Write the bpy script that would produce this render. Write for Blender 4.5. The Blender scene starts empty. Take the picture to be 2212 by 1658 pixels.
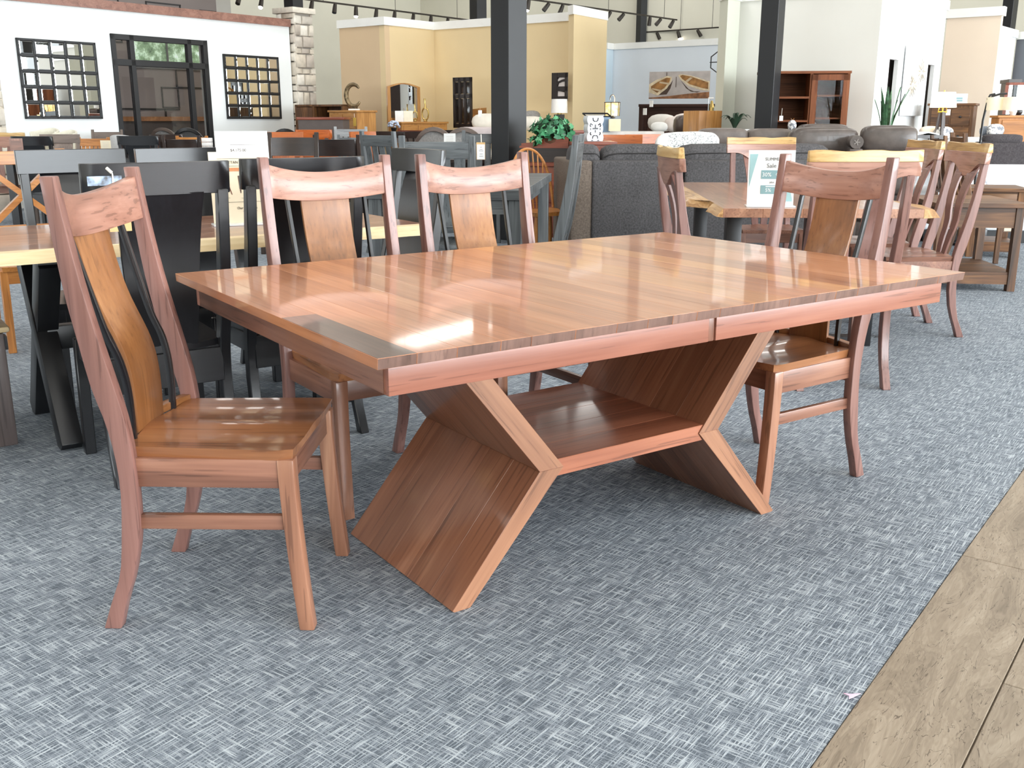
import bpy, bmesh, math, random
from mathutils import Vector, Matrix
from math import sin, cos, pi, radians, sqrt

S = bpy.context.scene
COL = S.collection
random.seed(7)

# ---------------------------------------------------------------- camera
CH, PIT, FPX = 1.18, radians(15.015), 2134.0
cam_d = bpy.data.cameras.new('camera')
cam_d.sensor_fit = 'HORIZONTAL'
cam_d.sensor_width = 36.0
cam_d.lens = FPX / 2212.0 * 36.0
cam_d.clip_start, cam_d.clip_end = 0.05, 200
cam = bpy.data.objects.new('camera', cam_d)
cam.location = (0, 0, CH)
cam.rotation_euler = (pi / 2 - PIT, 0, 0)
COL.objects.link(cam)
S.camera = cam

# ---------------------------------------------------------------- light and exposure
S.view_settings.view_transform = 'Standard'
S.view_settings.look = 'None'
S.view_settings.gamma = 1.0
S.view_settings.use_curve_mapping = False
S.view_settings.exposure = 0.1
S.cycles.max_bounces = 8
S.cycles.diffuse_bounces = 4
S.cycles.glossy_bounces = 4
S.cycles.transparent_max_bounces = 12
S.cycles.caustics_reflective = False
S.cycles.caustics_refractive = False
S.cycles.sample_clamp_indirect = 4.0
wd = bpy.data.worlds.new('overcast')
S.world = wd
wd.use_nodes = True
wb = wd.node_tree.nodes['Background']
wb.inputs[0].default_value = (0.88, 0.95, 1.0, 1)
wb.inputs[1].default_value = 1.0

def area(name, loc, rot, sx, sy, power, col=(1, 1, 1)):
    l = bpy.data.lights.new(name, 'AREA')
    l.shape = 'RECTANGLE'; l.size, l.size_y = sx, sy
    l.energy = power; l.color = col
    o = bpy.data.objects.new(name, l)
    o.location, o.rotation_euler = loc, rot
    COL.objects.link(o)
    return o
# ceiling luminaires (linear high bays) along the hall, laid out on the building grid
_g1 = Vector((cos(radians(53.5)), sin(radians(53.5)), 0)); _g2 = Vector((sin(radians(53.5)), -cos(radians(53.5)), 0))
BAY, DAY = 74, 8200
for ia in range(6):
    for ib in range(6):
        p = _g1 * (-5.5 + ia * 5.2) + _g2 * (-17.5 + ib * 5.2)
        area('high_bay_light', (p.x, p.y, 6.1), (0, 0, radians(53.5)), 3.4, 1.0, BAY, (1.0, 0.97, 0.93))
# daylight of the long window front to the viewer's right, and of unseen glazing added behind
p = _g1 * 7.0 + _g2 * 12.6
area('daylight', (p.x, p.y, 2.55), (pi / 2, 0, radians(53.5)), 31, 4.2, DAY, (0.88, 0.95, 1.0))
p = _g1 * -9.6 + _g2 * -8.0
area('daylight', (p.x, p.y, 1.7), (pi / 2, 0, radians(53.5) - pi / 2), 9.5, 2.9, 500, (0.9, 0.96, 1.0))

# ---------------------------------------------------------------- picture-to-place helpers
def at(px, py, Y):
    """point at depth Y (metres in front of the camera) seen at photo pixel px,py"""
    x = (px - 1106) / FPX; y = -(py - 829) / FPX
    d = (x, cos(PIT) + y * sin(PIT), -sin(PIT) + y * cos(PIT))
    t = Y / d[1]
    return Vector((d[0] * t, Y, CH + d[2] * t))
def atz(px, py, z):
    x = (px - 1106) / FPX; y = -(py - 829) / FPX
    d = (x, cos(PIT) + y * sin(PIT), -sin(PIT) + y * cos(PIT))
    t = (z - CH) / d[2]
    return Vector((d[0] * t, d[1] * t, z))

TA = radians(34.45)                      # the tables stand at this angle
E1 = Vector((cos(TA), sin(TA), 0)); E2 = Vector((-sin(TA), cos(TA), 0))
def uvp(u, v, z=0.0): return E1 * u + E2 * v + Vector((0, 0, z))
GA = radians(53.5)                       # the building's own grid
G1 = Vector((cos(GA), sin(GA), 0)); G2 = Vector((sin(GA), -cos(GA), 0))

# ---------------------------------------------------------------- materials
def lin(c):
    return tuple((x / 12.92 if x <= 0.04045 else ((x + 0.055) / 1.055) ** 2.4) for x in c)
def rgb(r, g, b): return lin((r / 255, g / 255, b / 255)) + (1.0,)

_mats = {}
class NT:
    def __init__(s, name):
        s.m = bpy.data.materials.new(name); s.m.use_nodes = True
        s.t = s.m.node_tree; s.n = s.t.nodes; s.b = s.n['Principled BSDF']
    def add(s, typ, **kw):
        n = s.n.new(typ)
        for k, v in kw.items():
            if k.startswith('i_'):
                n.inputs[k[2:].replace('_', ' ')].default_value = v
            else: setattr(n, k, v)
        return n
    def link(s, a, b): s.t.links.new(a, b)
    def math(s, op, a, b=None, c=None, clamp=False):
        n = s.n.new('ShaderNodeMath'); n.operation = op; n.use_clamp = clamp
        for i, v in enumerate((a, b, c)):
            if v is None: continue
            if isinstance(v, (int, float)): n.inputs[i].default_value = v
            else: s.link(v, n.inputs[i])
        return n.outputs[0]
    def mix(s, f, a, b, bt='MIX'):
        n = s.n.new('ShaderNodeMix'); n.data_type = 'RGBA'; n.blend_type = bt
        for i, v in ((0, f), (6, a), (7, b)):
            if isinstance(v, (int, float, tuple)): n.inputs[i].default_value = v
            else: s.link(v, n.inputs[i])
        return n.outputs[2]
    def ramp(s, f, stops):
        n = s.n.new('ShaderNodeValToRGB'); e = n.color_ramp.elements
        while len(e) < len(stops): e.new(0.5)
        for i, (p, c) in enumerate(stops): e[i].position = p; e[i].color = c
        s.link(f, n.inputs[0]); return n.outputs[0]
    def noise(s, vec, scale, detail=2.0, rough=0.5, dist=0.0):
        n = s.n.new('ShaderNodeTexNoise')
        n.inputs['Scale'].default_value = scale; n.inputs['Detail'].default_value = detail
        n.inputs['Roughness'].default_value = rough; n.inputs['Distortion'].default_value = dist
        s.link(vec, n.inputs['Vector']); return n.outputs['Fac']
    def bump(s, h, dist=0.002, strength=0.3):
        n = s.n.new('ShaderNodeBump'); n.inputs['Strength'].default_value = strength
        n.inputs['Distance'].default_value = dist
        s.link(h, n.inputs['Height']); s.link(n.outputs[0], s.b.inputs['Normal'])

def plain(name, c, rough=0.6, metal=0.0, spec=0.5, emit=None, es=0.0, mottle=0.05, mscale=6.0, coat=0.0, bump=0.0):
    """a plain finish with a little procedural mottle"""
    if name in _mats: return _mats[name]
    k = NT(name); c = rgb(*c)
    tc = k.add('ShaderNodeTexCoord')
    f = k.noise(tc.outputs['Object'], mscale, 3.0)
    lo = tuple(max(0, x * (1 - mottle * 2)) for x in c[:3]) + (1,)
    hi = tuple(min(1, x * (1 + mottle * 2)) for x in c[:3]) + (1,)
    k.link(k.ramp(f, [(0.3, lo), (0.7, hi)]), k.b.inputs['Base Color'])
    k.b.inputs['Roughness'].default_value = rough
    k.b.inputs['Metallic'].default_value = metal
    k.b.inputs['Specular IOR Level'].default_value = spec
    k.b.inputs['Coat Weight'].default_value = coat
    if emit:
        k.b.inputs['Emission Color'].default_value = rgb(*emit)
        k.b.inputs['Emission Strength'].default_value = es
    if bump: k.bump(k.noise(tc.outputs['Object'], 90, 3.0), 0.003, bump)
    _mats[name] = k.m
    return k.m

def wood(name, dark, mid, light, axis='z', rough=0.35, scale=1.0, vary=0.25, coat=0.25, crough=0.12, knots=0.5, pores=0.35, spec=0.5):
    key = name + '_' + axis
    if key in _mats: return _mats[key]
    k = NT(key)
    tc = k.add('ShaderNodeTexCoord'); oi = k.add('ShaderNodeObjectInfo')
    cmb = k.add('ShaderNodeCombineXYZ')
    r = oi.outputs['Random']
    for i, mul in enumerate((37.0, 91.0, 53.0)): k.link(k.math('MULTIPLY', r, mul), cmb.inputs[i])
    add = k.add('ShaderNodeVectorMath', operation='ADD')
    k.link(tc.outputs['Object'], add.inputs[0]); k.link(cmb.outputs[0], add.inputs[1])
    mp = k.add('ShaderNodeMapping')
    st = [9.0 * scale] * 3; st['xyz'.index(axis)] = 0.9 * scale
    mp.inputs['Scale'].default_value = st
    k.link(add.outputs[0], mp.inputs['Vector'])
    big = k.noise(mp.outputs[0], 1.0, 2.0, 0.5, 0.6)
    # growth rings: bands of the slow noise
    ring = k.math('FRACT', k.math('MULTIPLY', big, 6.0))
    ring = k.math('ABSOLUTE', k.math('SUBTRACT', ring, 0.5))
    ring = k.math('MULTIPLY', ring, 2.0)
    mp2 = k.add('ShaderNodeMapping')
    st = [95.0 * scale] * 3; st['xyz'.index(axis)] = 3.2 * scale
    mp2.inputs['Scale'].default_value = st
    k.link(add.outputs[0], mp2.inputs['Vector'])
    fine = k.noise(mp2.outputs[0], 1.0, 2.0, 0.6)
    f = k.math('ADD', k.math('MULTIPLY', big, 0.62), k.math('MULTIPLY', ring, 0.13 * knots))
    f = k.math('ADD', f, k.math('MULTIPLY', fine, 0.26))
    colr = k.ramp(f, [(0.28, rgb(*dark)), (0.5, rgb(*mid)), (0.72, rgb(*light))])
    por = k.math('MULTIPLY', k.math('LESS_THAN', fine, 0.37), pores)
    colr = k.mix(por, colr, rgb(*[x * 0.62 for x in dark]))
    hv = k.add('ShaderNodeHueSaturation')
    k.link(k.math('MULTIPLY_ADD', r, vary * 2, 1.0 - vary), hv.inputs['Value'])
    k.link(colr, hv.inputs['Color'])
    k.link(hv.outputs[0], k.b.inputs['Base Color'])
    k.b.inputs['Roughness'].default_value = rough
    k.b.inputs['Specular IOR Level'].default_value = spec
    k.b.inputs['Coat Weight'].default_value = coat
    k.b.inputs['Coat Roughness'].default_value = crough
    k.bump(fine, 0.0006, 0.18)
    _mats[key] = k.m
    return k.m

WAL = ((92, 60, 48), (134, 92, 74), (168, 122, 98))
def walnut(ax, **kw): return wood('walnut', *WAL, axis=ax, **kw)
def walnut_sap(ax): return wood('walnut_splat', (112, 70, 38), (144, 94, 54), (172, 122, 76), axis=ax, vary=0.06, knots=0.5, pores=0.2)
def black_wood(ax): return wood('black_lacquer', (13, 13, 15), (20, 20, 23), (28, 28, 32), axis=ax, rough=0.3, vary=0.15, coat=0.35, crough=0.25, pores=0.1)
def grey_wood(ax): return wood('grey_stain', (58, 60, 62), (92, 96, 98), (128, 130, 130), axis=ax, rough=0.5, vary=0.15, coat=0.1, pores=0.5)
def oak(ax): return wood('golden_oak', (150, 92, 40), (188, 124, 62), (214, 152, 88), axis=ax, vary=0.12)
def cherry(ax): return wood('orange_cherry', (138, 66, 22), (176, 92, 36), (200, 116, 56), axis=ax, vary=0.1, rough=0.4)
def espresso(ax): return wood('espresso', (26, 17, 14), (40, 27, 22), (56, 38, 30), axis=ax, vary=0.2, rough=0.35)
def rustic(ax): return wood('rustic_brown', (52, 32, 16), (96, 62, 34), (140, 98, 58), axis=ax, vary=0.15, rough=0.5, coat=0.05, knots=1.0)
def red_wood(ax): return wood('red_mahogany', (86, 36, 20), (124, 58, 34), (150, 80, 50), axis=ax, vary=0.12)

# ---------------------------------------------------------------- mesh builder
class MB:
    def __init__(s): s.v = []; s.f = []; s.mi = []; s.cur = 0
    def addv(s, pts):
        b = len(s.v); s.v += [tuple(p) for p in pts]; return b
    def face(s, idx): s.f.append(tuple(idx)); s.mi.append(s.cur)
    def hexa(s, p):
        """8 points: bottom ring 0-3 (ccw from above), top ring 4-7"""
        b = s.addv(p)
        for q in ((3, 2, 1, 0), (4, 5, 6, 7), (0, 1, 5, 4), (1, 2, 6, 5), (2, 3, 7, 6), (3, 0, 4, 7)):
            s.face([b + i for i in q])
        return s
    def box(s, c, d, rot=None):
        hx, hy, hz = d[0] / 2, d[1] / 2, d[2] / 2
        P = [Vector(q) for q in ((-hx, -hy, -hz), (hx, -hy, -hz), (hx, hy, -hz), (-hx, hy, -hz), (-hx, -hy, hz), (hx, -hy, hz), (hx, hy, hz), (-hx, hy, hz))]
        if rot is not None:
            if not isinstance(rot, Matrix): rot = Matrix.Rotation(rot, 3, 'Z')
            P = [rot @ q for q in P]
        c = Vector(c)
        return s.hexa([q + c for q in P])
    def bb(s, x0, x1, y0, y1, z0, z1):
        return s.box(((x0 + x1) / 2, (y0 + y1) / 2, (z0 + z1) / 2), (abs(x1 - x0), abs(y1 - y0), abs(z1 - z0)))
    def rings(s, R, close=False, cap=True):
        """list of equal-length vertex rings joined by quads"""
        n = len(R[0]); bs = [s.addv(r) for r in R]
        m = len(R)
        for k in range(m if close else m - 1):
            a, b = bs[k], bs[(k + 1) % m]
            for i in range(n):
                j = (i + 1) % n
                s.face((a + i, a + j, b + j, b + i))
        if cap and not close:
            s.face([bs[0] + i for i in range(n)][::-1]); s.face([bs[-1] + i for i in range(n)])
        return s
    def bar(s, a, b, w, h=None, up=(0, 0, 1)):
        """square bar a->b, w across, h along up"""
        h = w if h is None else h
        a, b = Vector(a), Vector(b); d = (b - a).normalized()
        up = Vector(up)
        if abs(d.dot(up)) > 0.98: up = Vector((0, 1, 0))
        x = d.cross(up).normalized(); y = x.cross(d).normalized()
        o = [x * (-w / 2) + y * (-h / 2), x * (w / 2) + y * (-h / 2), x * (w / 2) + y * (h / 2), x * (-w / 2) + y * (h / 2)]
        return s.rings([[a + q for q in o], [b + q for q in o]])
    def tube(s, pts, r, n=8, close=False):
        pts = [Vector(p) for p in pts]; R = []
        m = len(pts)
        rr = r if isinstance(r, (list, tuple)) else [r] * m
        prev = None
        for i, p in enumerate(pts):
            if close: d = (pts[(i + 1) % m] - pts[i - 1]).normalized()
            else: d = (pts[min(i + 1, m - 1)] - pts[max(i - 1, 0)]).normalized()
            if prev is None:
                up = Vector((0, 0, 1)) if abs(d.z) < 0.9 else Vector((0, 1, 0))
                x = d.cross(up).normalized()
            else:
                x = (prev - d * prev.dot(d)).normalized()
            prev = x; y = d.cross(x)
            R.append([p + (x * cos(2 * pi * k / n) + y * sin(2 * pi * k / n)) * rr[i] for k in range(n)])
        return s.rings(R, close=close)
    def lathe(s, prof, c=(0, 0, 0), n=20):
        """prof: (r,z) list bottom to top"""
        c = Vector(c); R = []
        for r, z in prof:
            R.append([c + Vector((r * cos(2 * pi * k / n), r * sin(2 * pi * k / n), z)) for k in range(n)])
        return s.rings(R)
    def prism(s, poly, off, axis='y', frame=None):
        """extrude 2-D poly (list of (a,b)) from off[0] to off[1] along axis; poly lies in the other two axes"""
        def P(a, b, t):
            if axis == 'x': return (t, a, b)
            if axis == 'y': return (a, t, b)
            return (a, b, t)
        return s.rings([[P(a, b, off[0]) for a, b in poly], [P(a, b, off[1]) for a, b in poly]])
    def sweep(s, secs): return s.rings(secs)
    def cushion(s, c, d, n=10, p=3.0, rot=None, puff=0.0):
        """superellipsoid pillow of size d"""
        c = Vector(c); R = []
        M = rot if isinstance(rot, Matrix) else (Matrix.Rotation(rot, 3, 'Z') if rot else Matrix.Identity(3))
        e = 2.0 / p
        sp = lambda x: (abs(x) ** e) * (1 if x >= 0 else -1)
        for i in range(n + 1):
            th = -pi / 2 + pi * i / n
            ring = []
            for k in range(2 * n):
                ph = 2 * pi * k / (2 * n)
                q = Vector((sp(cos(th)) * sp(cos(ph)) * d[0] / 2, sp(cos(th)) * sp(sin(ph)) * d[1] / 2, sp(sin(th)) * d[2] / 2))
                ring.append(c + M @ q)
            R.append(ring)
        return s.rings(R, cap=False)
    def build(s, name, mat, parent=None, bevel=0.0, seg=2, smooth=40, loc=None, rotz=None, recalc=True):
        me = bpy.data.meshes.new(name)
        me.from_pydata(s.v, [], s.f)
        bm = bmesh.new(); bm.from_mesh(me)
        if any(s.mi):
            bm.faces.ensure_lookup_table()
            for i, m_ in enumerate(s.mi): bm.faces[i].material_index = m_
        if recalc: 
            bmesh.ops.remove_doubles(bm, verts=bm.verts, dist=1e-6)
            bmesh.ops.recalc_face_normals(bm, faces=bm.faces)
        if bevel > 0:
            es = [e for e in bm.edges if len(e.link_faces) == 2 and e.calc_face_angle(0) > radians(38)]
            bmesh.ops.bevel(bm, geom=es, offset=bevel, segments=seg, profile=0.5, affect='EDGES', clamp_overlap=True)
        bm.to_mesh(me); bm.free()
        for m in (mat if isinstance(mat, (list, tuple)) else [mat]): me.materials.append(m)
        if smooth:
            for p in me.polygons: p.use_smooth = True
            me.set_sharp_from_angle(angle=radians(smooth))
        o = bpy.data.objects.new(name, me); COL.objects.link(o)
        if parent is not None: o.parent = parent
        if loc is not None: o.location = loc
        if rotz is not None: o.rotation_euler = (0, 0, rotz)
        return o

def tag(o, label, cat, group=None):
    o['label'] = label; o['category'] = cat
    if group: o['group'] = group
    return o
def thing(name, label, cat, loc=(0, 0, 0), rotz=0.0, group=None):
    o = bpy.data.objects.new(name, None); COL.objects.link(o)
    o.empty_display_size = 0.1
    o.location = loc; o.rotation_euler = (0, 0, rotz)
    return tag(o, label, cat, group)
def struct(o):
    o['kind'] = 'structure'; return o
def dup(root, label, loc, rotz, group=None, mats=None):
    """copy of a thing with copies of its parts and sub-parts (meshes shared)"""
    r = root.copy(); COL.objects.link(r); r.location = loc; r.rotation_euler = (0, 0, rotz)
    r['label'] = label
    if group: r['group'] = group
    for ch in list(root.children):
        c = ch.copy(); COL.objects.link(c); c.parent = r
        for g in ch.children:
            d = g.copy(); COL.objects.link(d); d.parent = c
    return r
def head(d):
    """rotation that turns local +Y to the ground direction d"""
    return math.atan2(d[1], d[0]) - pi / 2
def interp(pts, n):
    """Catmull-Rom through pts (tuples) -> n samples"""
    P = [Vector(p) for p in pts]; m = len(P) - 1; out = []
    for k in range(n):
        t = k / (n - 1) * m; i = min(int(t), m - 1); u = t - i
        p0, p1, p2, p3 = P[max(i - 1, 0)], P[i], P[i + 1], P[min(i + 2, m)]
        out.append(0.5 * ((2 * p1) + (p2 - p0) * u + (2 * p0 - 5 * p1 + 4 * p2 - p3) * u * u + (3 * p1 - p0 - 3 * p2 + p3) * u ** 3))
    return out
def lerp(a, b, t): return a + (b - a) * t

def text(name, body, size, mat, parent, loc, rot=(pi / 2, 0, 0), align='CENTER', ext=0.0006, xs=1.0):
    cu = bpy.data.curves.new(name, 'FONT'); cu.body = body; cu.size = size
    cu.align_x = align; cu.align_y = 'CENTER'; cu.extrude = ext; cu.resolution_u = 2
    t = bpy.data.objects.new(name, cu)
    dg = bpy.context.evaluated_depsgraph_get()
    COL.objects.link(t); dg.update()
    me = bpy.data.meshes.new_from_object(t.evaluated_get(dg)); me.name = name
    COL.objects.unlink(t); bpy.data.objects.remove(t); bpy.data.curves.remove(cu)
    me.materials.clear(); me.materials.append(mat)
    o = bpy.data.objects.new(name, me); COL.objects.link(o)
    o.parent = parent; o.location = loc; o.rotation_euler = rot; o.scale = (xs, 1, 1)
    return o
# ================================================================ floor
def carpet_mat():
    k = NT('woven_carpet')
    tc = k.add('ShaderNodeTexCoord')
    rot = k.add('ShaderNodeMapping'); rot.inputs['Rotation'].default_value = (0, 0, -GA)
    k.link(tc.outputs['Object'], rot.inputs['Vector'])
    def streak(su, sv, off):
        m = k.add('ShaderNodeMapping'); m.inputs['Scale'].default_value = (su, sv, 1); m.inputs['Location'].default_value = (off, off * 2, 0)
        k.link(rot.outputs[0], m.inputs['Vector'])
        return k.noise(m.outputs[0], 1.0, 2.0, 0.6)
    a = streak(13, 270, 3.1)        # threads one way
    b = streak(250, 14, 8.7)       # threads the other way
    sp = k.noise(rot.outputs[0], 330, 2.0, 0.7)
    big = k.noise(rot.outputs[0], 3.0, 3.0)
    la = k.math('SMOOTHSTEP', a, 0.5, 0.66) if False else k.math('MULTIPLY', k.math('SUBTRACT', a, 0.46), 5.0, clamp=True)
    lb = k.math('MULTIPLY', k.math('SUBTRACT', b, 0.47), 5.0, clamp=True)
    thr = k.math('MAXIMUM', la, lb)
    base = k.math('ADD', k.math('MULTIPLY', sp, 0.55), k.math('MULTIPLY', big, 0.2))
    f = k.math('ADD', k.math('MULTIPLY', thr, 0.42), k.math('MULTIPLY', base, 0.62))
    col = k.ramp(f, [(0.22, rgb(84, 92, 101)), (0.42, rgb(132, 140, 149)), (0.64, rgb(176, 184, 190)), (0.86, rgb(214, 219, 224))])
    k.link(col, k.b.inputs['Base Color'])
    k.b.inputs['Roughness'].default_value = 0.95
    k.b.inputs['Specular IOR Level'].default_value = 0.15
    k.bump(f, 0.004, 0.5)
    return k.m

# carpet edge runs along the building grid through this point
EP = Vector((0.561, 1.61, 0)); EDGE = Vector((0.597, 0.802, 0)); EN = Vector((0.802, -0.597, 0))
m = MB()
pL = EP - EDGE * 9; pR = EP + EDGE * 42
far = 34.0
m.rings([[pL + Vector((0, 0, -0.05)), pR + Vector((0, 0, -0.05)), pR - EN * far + Vector((0, 0, -0.05)), pL - EN * far + Vector((0, 0, -0.05))],
         [pL, pR, pR - EN * far, pL - EN * far]])
floor = struct(m.build('floor', carpet_mat(), smooth=0))

def vinyl_mat():
    k = NT('vinyl_plank')
    tc = k.add('ShaderNodeTexCoord'); oi = k.add('ShaderNodeObjectInfo')
    r = oi.outputs['Random']
    cmb = k.add('ShaderNodeCombineXYZ')
    for i, mul in enumerate((13.0, 71.0, 0.0)): k.link(k.math('MULTIPLY', r, mul), cmb.inputs[i])
    add = k.add('ShaderNodeVectorMath', operation='ADD')
    k.link(tc.outputs['Object'], add.inputs[0]); k.link(cmb.outputs[0], add.inputs[1])
    m1 = k.add('ShaderNodeMapping'); m1.inputs['Scale'].default_value = (2.2, 11, 1); k.link(add.outputs[0], m1.inputs['Vector'])
    m2 = k.add('ShaderNodeMapping'); m2.inputs['Scale'].default_value = (14, 120, 1); k.link(add.outputs[0], m2.inputs['Vector'])
    m3 = k.add('ShaderNodeMapping'); m3.inputs['Scale'].default_value = (5, 26, 1); k.link(add.outputs[0], m3.inputs['Vector'])
    big = k.noise(m1.outputs[0], 1.0, 4.0, 0.6, 1.4)
    ring = k.math('ABSOLUTE', k.math('SUBTRACT', k.math('FRACT', k.math('MULTIPLY', big, 11.0)), 0.5))
    fine = k.noise(m2.outputs[0], 1.0, 3.0, 0.6)
    crack = k.noise(m3.outputs[0], 1.0, 3.0, 0.5, 2.0)
    f = k.math('ADD', k.math('MULTIPLY', big, 0.7), k.math('MULTIPLY', ring, 0.22))
    f = k.math('ADD', f, k.math('MULTIPLY', fine, 0.28))
    col = k.ramp(f, [(0.3, rgb(104, 91, 75)), (0.55, rgb(136, 122, 104)), (0.8, rgb(160, 147, 129))])
    ck = k.math('MULTIPLY', k.math('LESS_THAN', k.math('ABSOLUTE', k.math('SUBTRACT', crack, 0.5)), 0.007), k.math('GREATER_THAN', fine, 0.47))
    col = k.mix(k.math('MULTIPLY', ck, 0.75), col, rgb(66, 52, 38))
    hv = k.add('ShaderNodeHueSaturation'); k.link(k.math('MULTIPLY_ADD', r, 0.24, 0.88), hv.inputs['Value']); k.link(col, hv.inputs['Color'])
    k.link(hv.outputs[0], k.b.inputs['Base Color'])
    k.b.inputs['Roughness'].default_value = 0.5
    k.bump(f, 0.002, 0.25)
    return k.m
VM = vinyl_mat()
edge_rot = math.atan2(EDGE.y, EDGE.x)
PWID, PLEN = 0.23, 1.52
plank_me = {}
sub = MB()                                # the slab the planks lie on
q0, q1 = EP - EDGE * 9, EP + EDGE * 42
sub.rings([[q0 + Vector((0, 0, -.05)), q0 + EN * 14 + Vector((0, 0, -.05)), q1 + EN * 14 + Vector((0, 0, -.05)), q1 + Vector((0, 0, -.05))],
           [q0 + Vector((0, 0, -.006)), q0 + EN * 14 + Vector((0, 0, -.006)), q1 + EN * 14 + Vector((0, 0, -.006)), q1 + Vector((0, 0, -.006))]])
vinyl_base = struct(sub.build('floor_walkway', VM, smooth=0))
mesh0 = None
for row in range(0, 7):
    for i in range(-1, 4):
        s0 = (i - 0.42 * (row % 3)) * PLEN - 0.35
        c = EP + EDGE * (s0 + PLEN / 2) + EN * (row * PWID + PWID / 2)
        if mesh0 is None:
            o = MB().box((0, 0, 0), (PLEN - .003, PWID - .003, .008)).build('plank', VM, vinyl_base, bevel=.0015, seg=1, smooth=0)
            mesh0 = o
        else:
            o = mesh0.copy(); COL.objects.link(o)
        o.location = (c.x, c.y, -0.003); o.rotation_euler = (0, 0, edge_rot)
# pink scrap of paper by the carpet edge
scr = MB()
pts = [(-.016, .012), (-.004, .004), (.018, .0), (-.002, -.006), (-.018, -.010), (-.010, .0)]
scr.prism(pts, (0, .0015), 'z')
tag(scr.build('paper_scrap', plain('pink_paper', (236, 190, 214), 0.9), loc=(0.722, 1.848, .003), rotz=0.3), 'small pink paper scrap on the carpet edge beside the wooden planks', 'paper')
# ================================================================ the hall
def gp(a, b, z=0.0): return G1 * a + G2 * b + Vector((0, 0, z))
def wp(px, d, z=0.0):
    """ground point in the column px (read near mid wall height) at camera depth d"""
    return Vector(((px - 1106) / FPX * d, (d + .19) / cos(PIT), z))
def wall_seg(name, A, B, h, th, mat, z0=0.0, away=True):
    """upright slab from A to B; thickness goes away from the viewer"""
    A, B = Vector((A.x, A.y, 0)), Vector((B.x, B.y, 0)); d = (B - A).normalized()
    n = Vector((-d.y, d.x, 0))
    if n.dot((A + B) / 2) < 0: n = -n
    m = MB(); P = [A, B, B + n * th, A + n * th]
    m.rings([[p + Vector((0, 0, z0)) for p in P], [p + Vector((0, 0, h)) for p in P]])
    return struct(m.build(name, mat, smooth=0))
def cap_seg(name, A, B, z0, z1, th, over, mat, ext=(0, 0)):
    A, B = Vector((A.x, A.y, 0)), Vector((B.x, B.y, 0)); d = (B - A).normalized(); n = Vector((-d.y, d.x, 0))
    if n.dot((A + B) / 2) < 0: n = -n
    A = A - d * ext[0]; B = B + d * ext[1]
    P = [A - n * over, B - n * over, B + n * (th + over), A + n * (th + over)]
    m = MB().rings([[p + Vector((0, 0, z0)) for p in P], [p + Vector((0, 0, z1)) for p in P]])
    return struct(m.build(name, mat, smooth=0))
white_trim = plain('white_trim', (240, 240, 236), .5, mottle=.01)
paint = lambda n, c: plain(n, c, .75, mottle=.012, mscale=1.5, spec=.3)
HW = 2.68
# outer shell on the building grid
A0, A1, B0, B1 = -9.0, 23.3, -20.6, 12.0
sage = paint('tall_wall_paint', (212, 208, 192))
grey_p = paint('charcoal_wall_paint', (128, 118, 114))
struct(MB().rings([[gp(A0, B0, z) , gp(A1 + .3, B0, z), gp(A1 + .3, B0 - .3, z), gp(A0, B0 - .3, z)] for z in (0, 6.2)]).build('wall_left', sage, smooth=0))
struct(MB().rings([[gp(A1, B0, z), gp(A1, B1, z), gp(A1 + .3, B1, z), gp(A1 + .3, B0, z)] for z in (0, 6.2)]).build('wall_back', sage, smooth=0))
struct(MB().rings([[gp(A0 - .3, B0 - .3, z), gp(A1 + .3, B0 - .3, z), gp(A1 + .3, B1 + .3, z), gp(A0 - .3, B1 + .3, z)] for z in (6.2, 6.4)]).build('ceiling', paint('ceiling_paint', (222, 222, 218)), smooth=0))
# window front on the right: low wall, black frames, panes, header
blackp = plain('black_paint', (22, 23, 26), .45, mottle=.03)
m = MB(); 
for z0, z1 in ((0, .45), (4.6, 6.2)): m.rings([[gp(A0, B1, z), gp(A1 + .3, B1, z), gp(A1 + .3, B1 + .25, z), gp(A0, B1 + .25, z)] for z in (z0, z1)])
struct(m.build('wall_right', sage, smooth=0))
m = MB()
for b0, b1, z0, z1 in ((B0, -12.8, 0, 6.2), (-3.2, B1, 0, 6.2), (-12.8, -3.2, 3.2, 6.2), (-12.8, -3.2, 0, .2)): m.rings([[gp(A0 - .25, b0, z), gp(A0 - .25, b1, z), gp(A0, b1, z), gp(A0, b0, z)] for z in (z0, z1)])
struct(m.build('wall_front', sage, smooth=0))
gl = NT('window_glass'); gl.b.inputs['Transmission Weight'].default_value = 1.0; gl.b.inputs['Roughness'].default_value = 0.0; gl.b.inputs['IOR'].default_value = 1.0; gl.b.inputs['Base Color'].default_value = (.96, .98, .98, 1)
tr = gl.add('ShaderNodeBsdfTransparent'); gs = gl.add('ShaderNodeBsdfGlossy'); gs.inputs['Roughness'].default_value = 0.0
lw = gl.add('ShaderNodeLayerWeight'); lw.inputs['Blend'].default_value = .25
mx = gl.add('ShaderNodeMixShader'); gl.link(gl.math('MULTIPLY', lw.outputs['Fresnel'], .8), mx.inputs[0]); gl.link(tr.outputs[0], mx.inputs[1]); gl.link(gs.outputs[0], mx.inputs[2])
gl.link(mx.outputs[0], gl.n['Material Output'].inputs[0]); GLASS = gl.m
nwin = 8; wB = (A1 - A0) / nwin
for i in range(3):  # glazing added in the unseen front wall for light from behind
    ob = MB()
    for k in range(3): ob.box((3.2 * (-.5 + k / 2) * .98, 0, 0), (.09, .14, 3.0))
    for z in (-1.46, .6, 1.46): ob.box((0, 0, z), (3.2, .14, .1))
    w_ = struct(ob.build('window_%d' % (i + 11), blackp, loc=gp(A0 - .1, -11.2 + 3.2 * i, 1.7), rotz=math.atan2(G2.y, G2.x), smooth=0))
    MB().box((0, 0, 0), (3.18, .01, 2.96)).build('pane', GLASS, w_, smooth=0)
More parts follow.
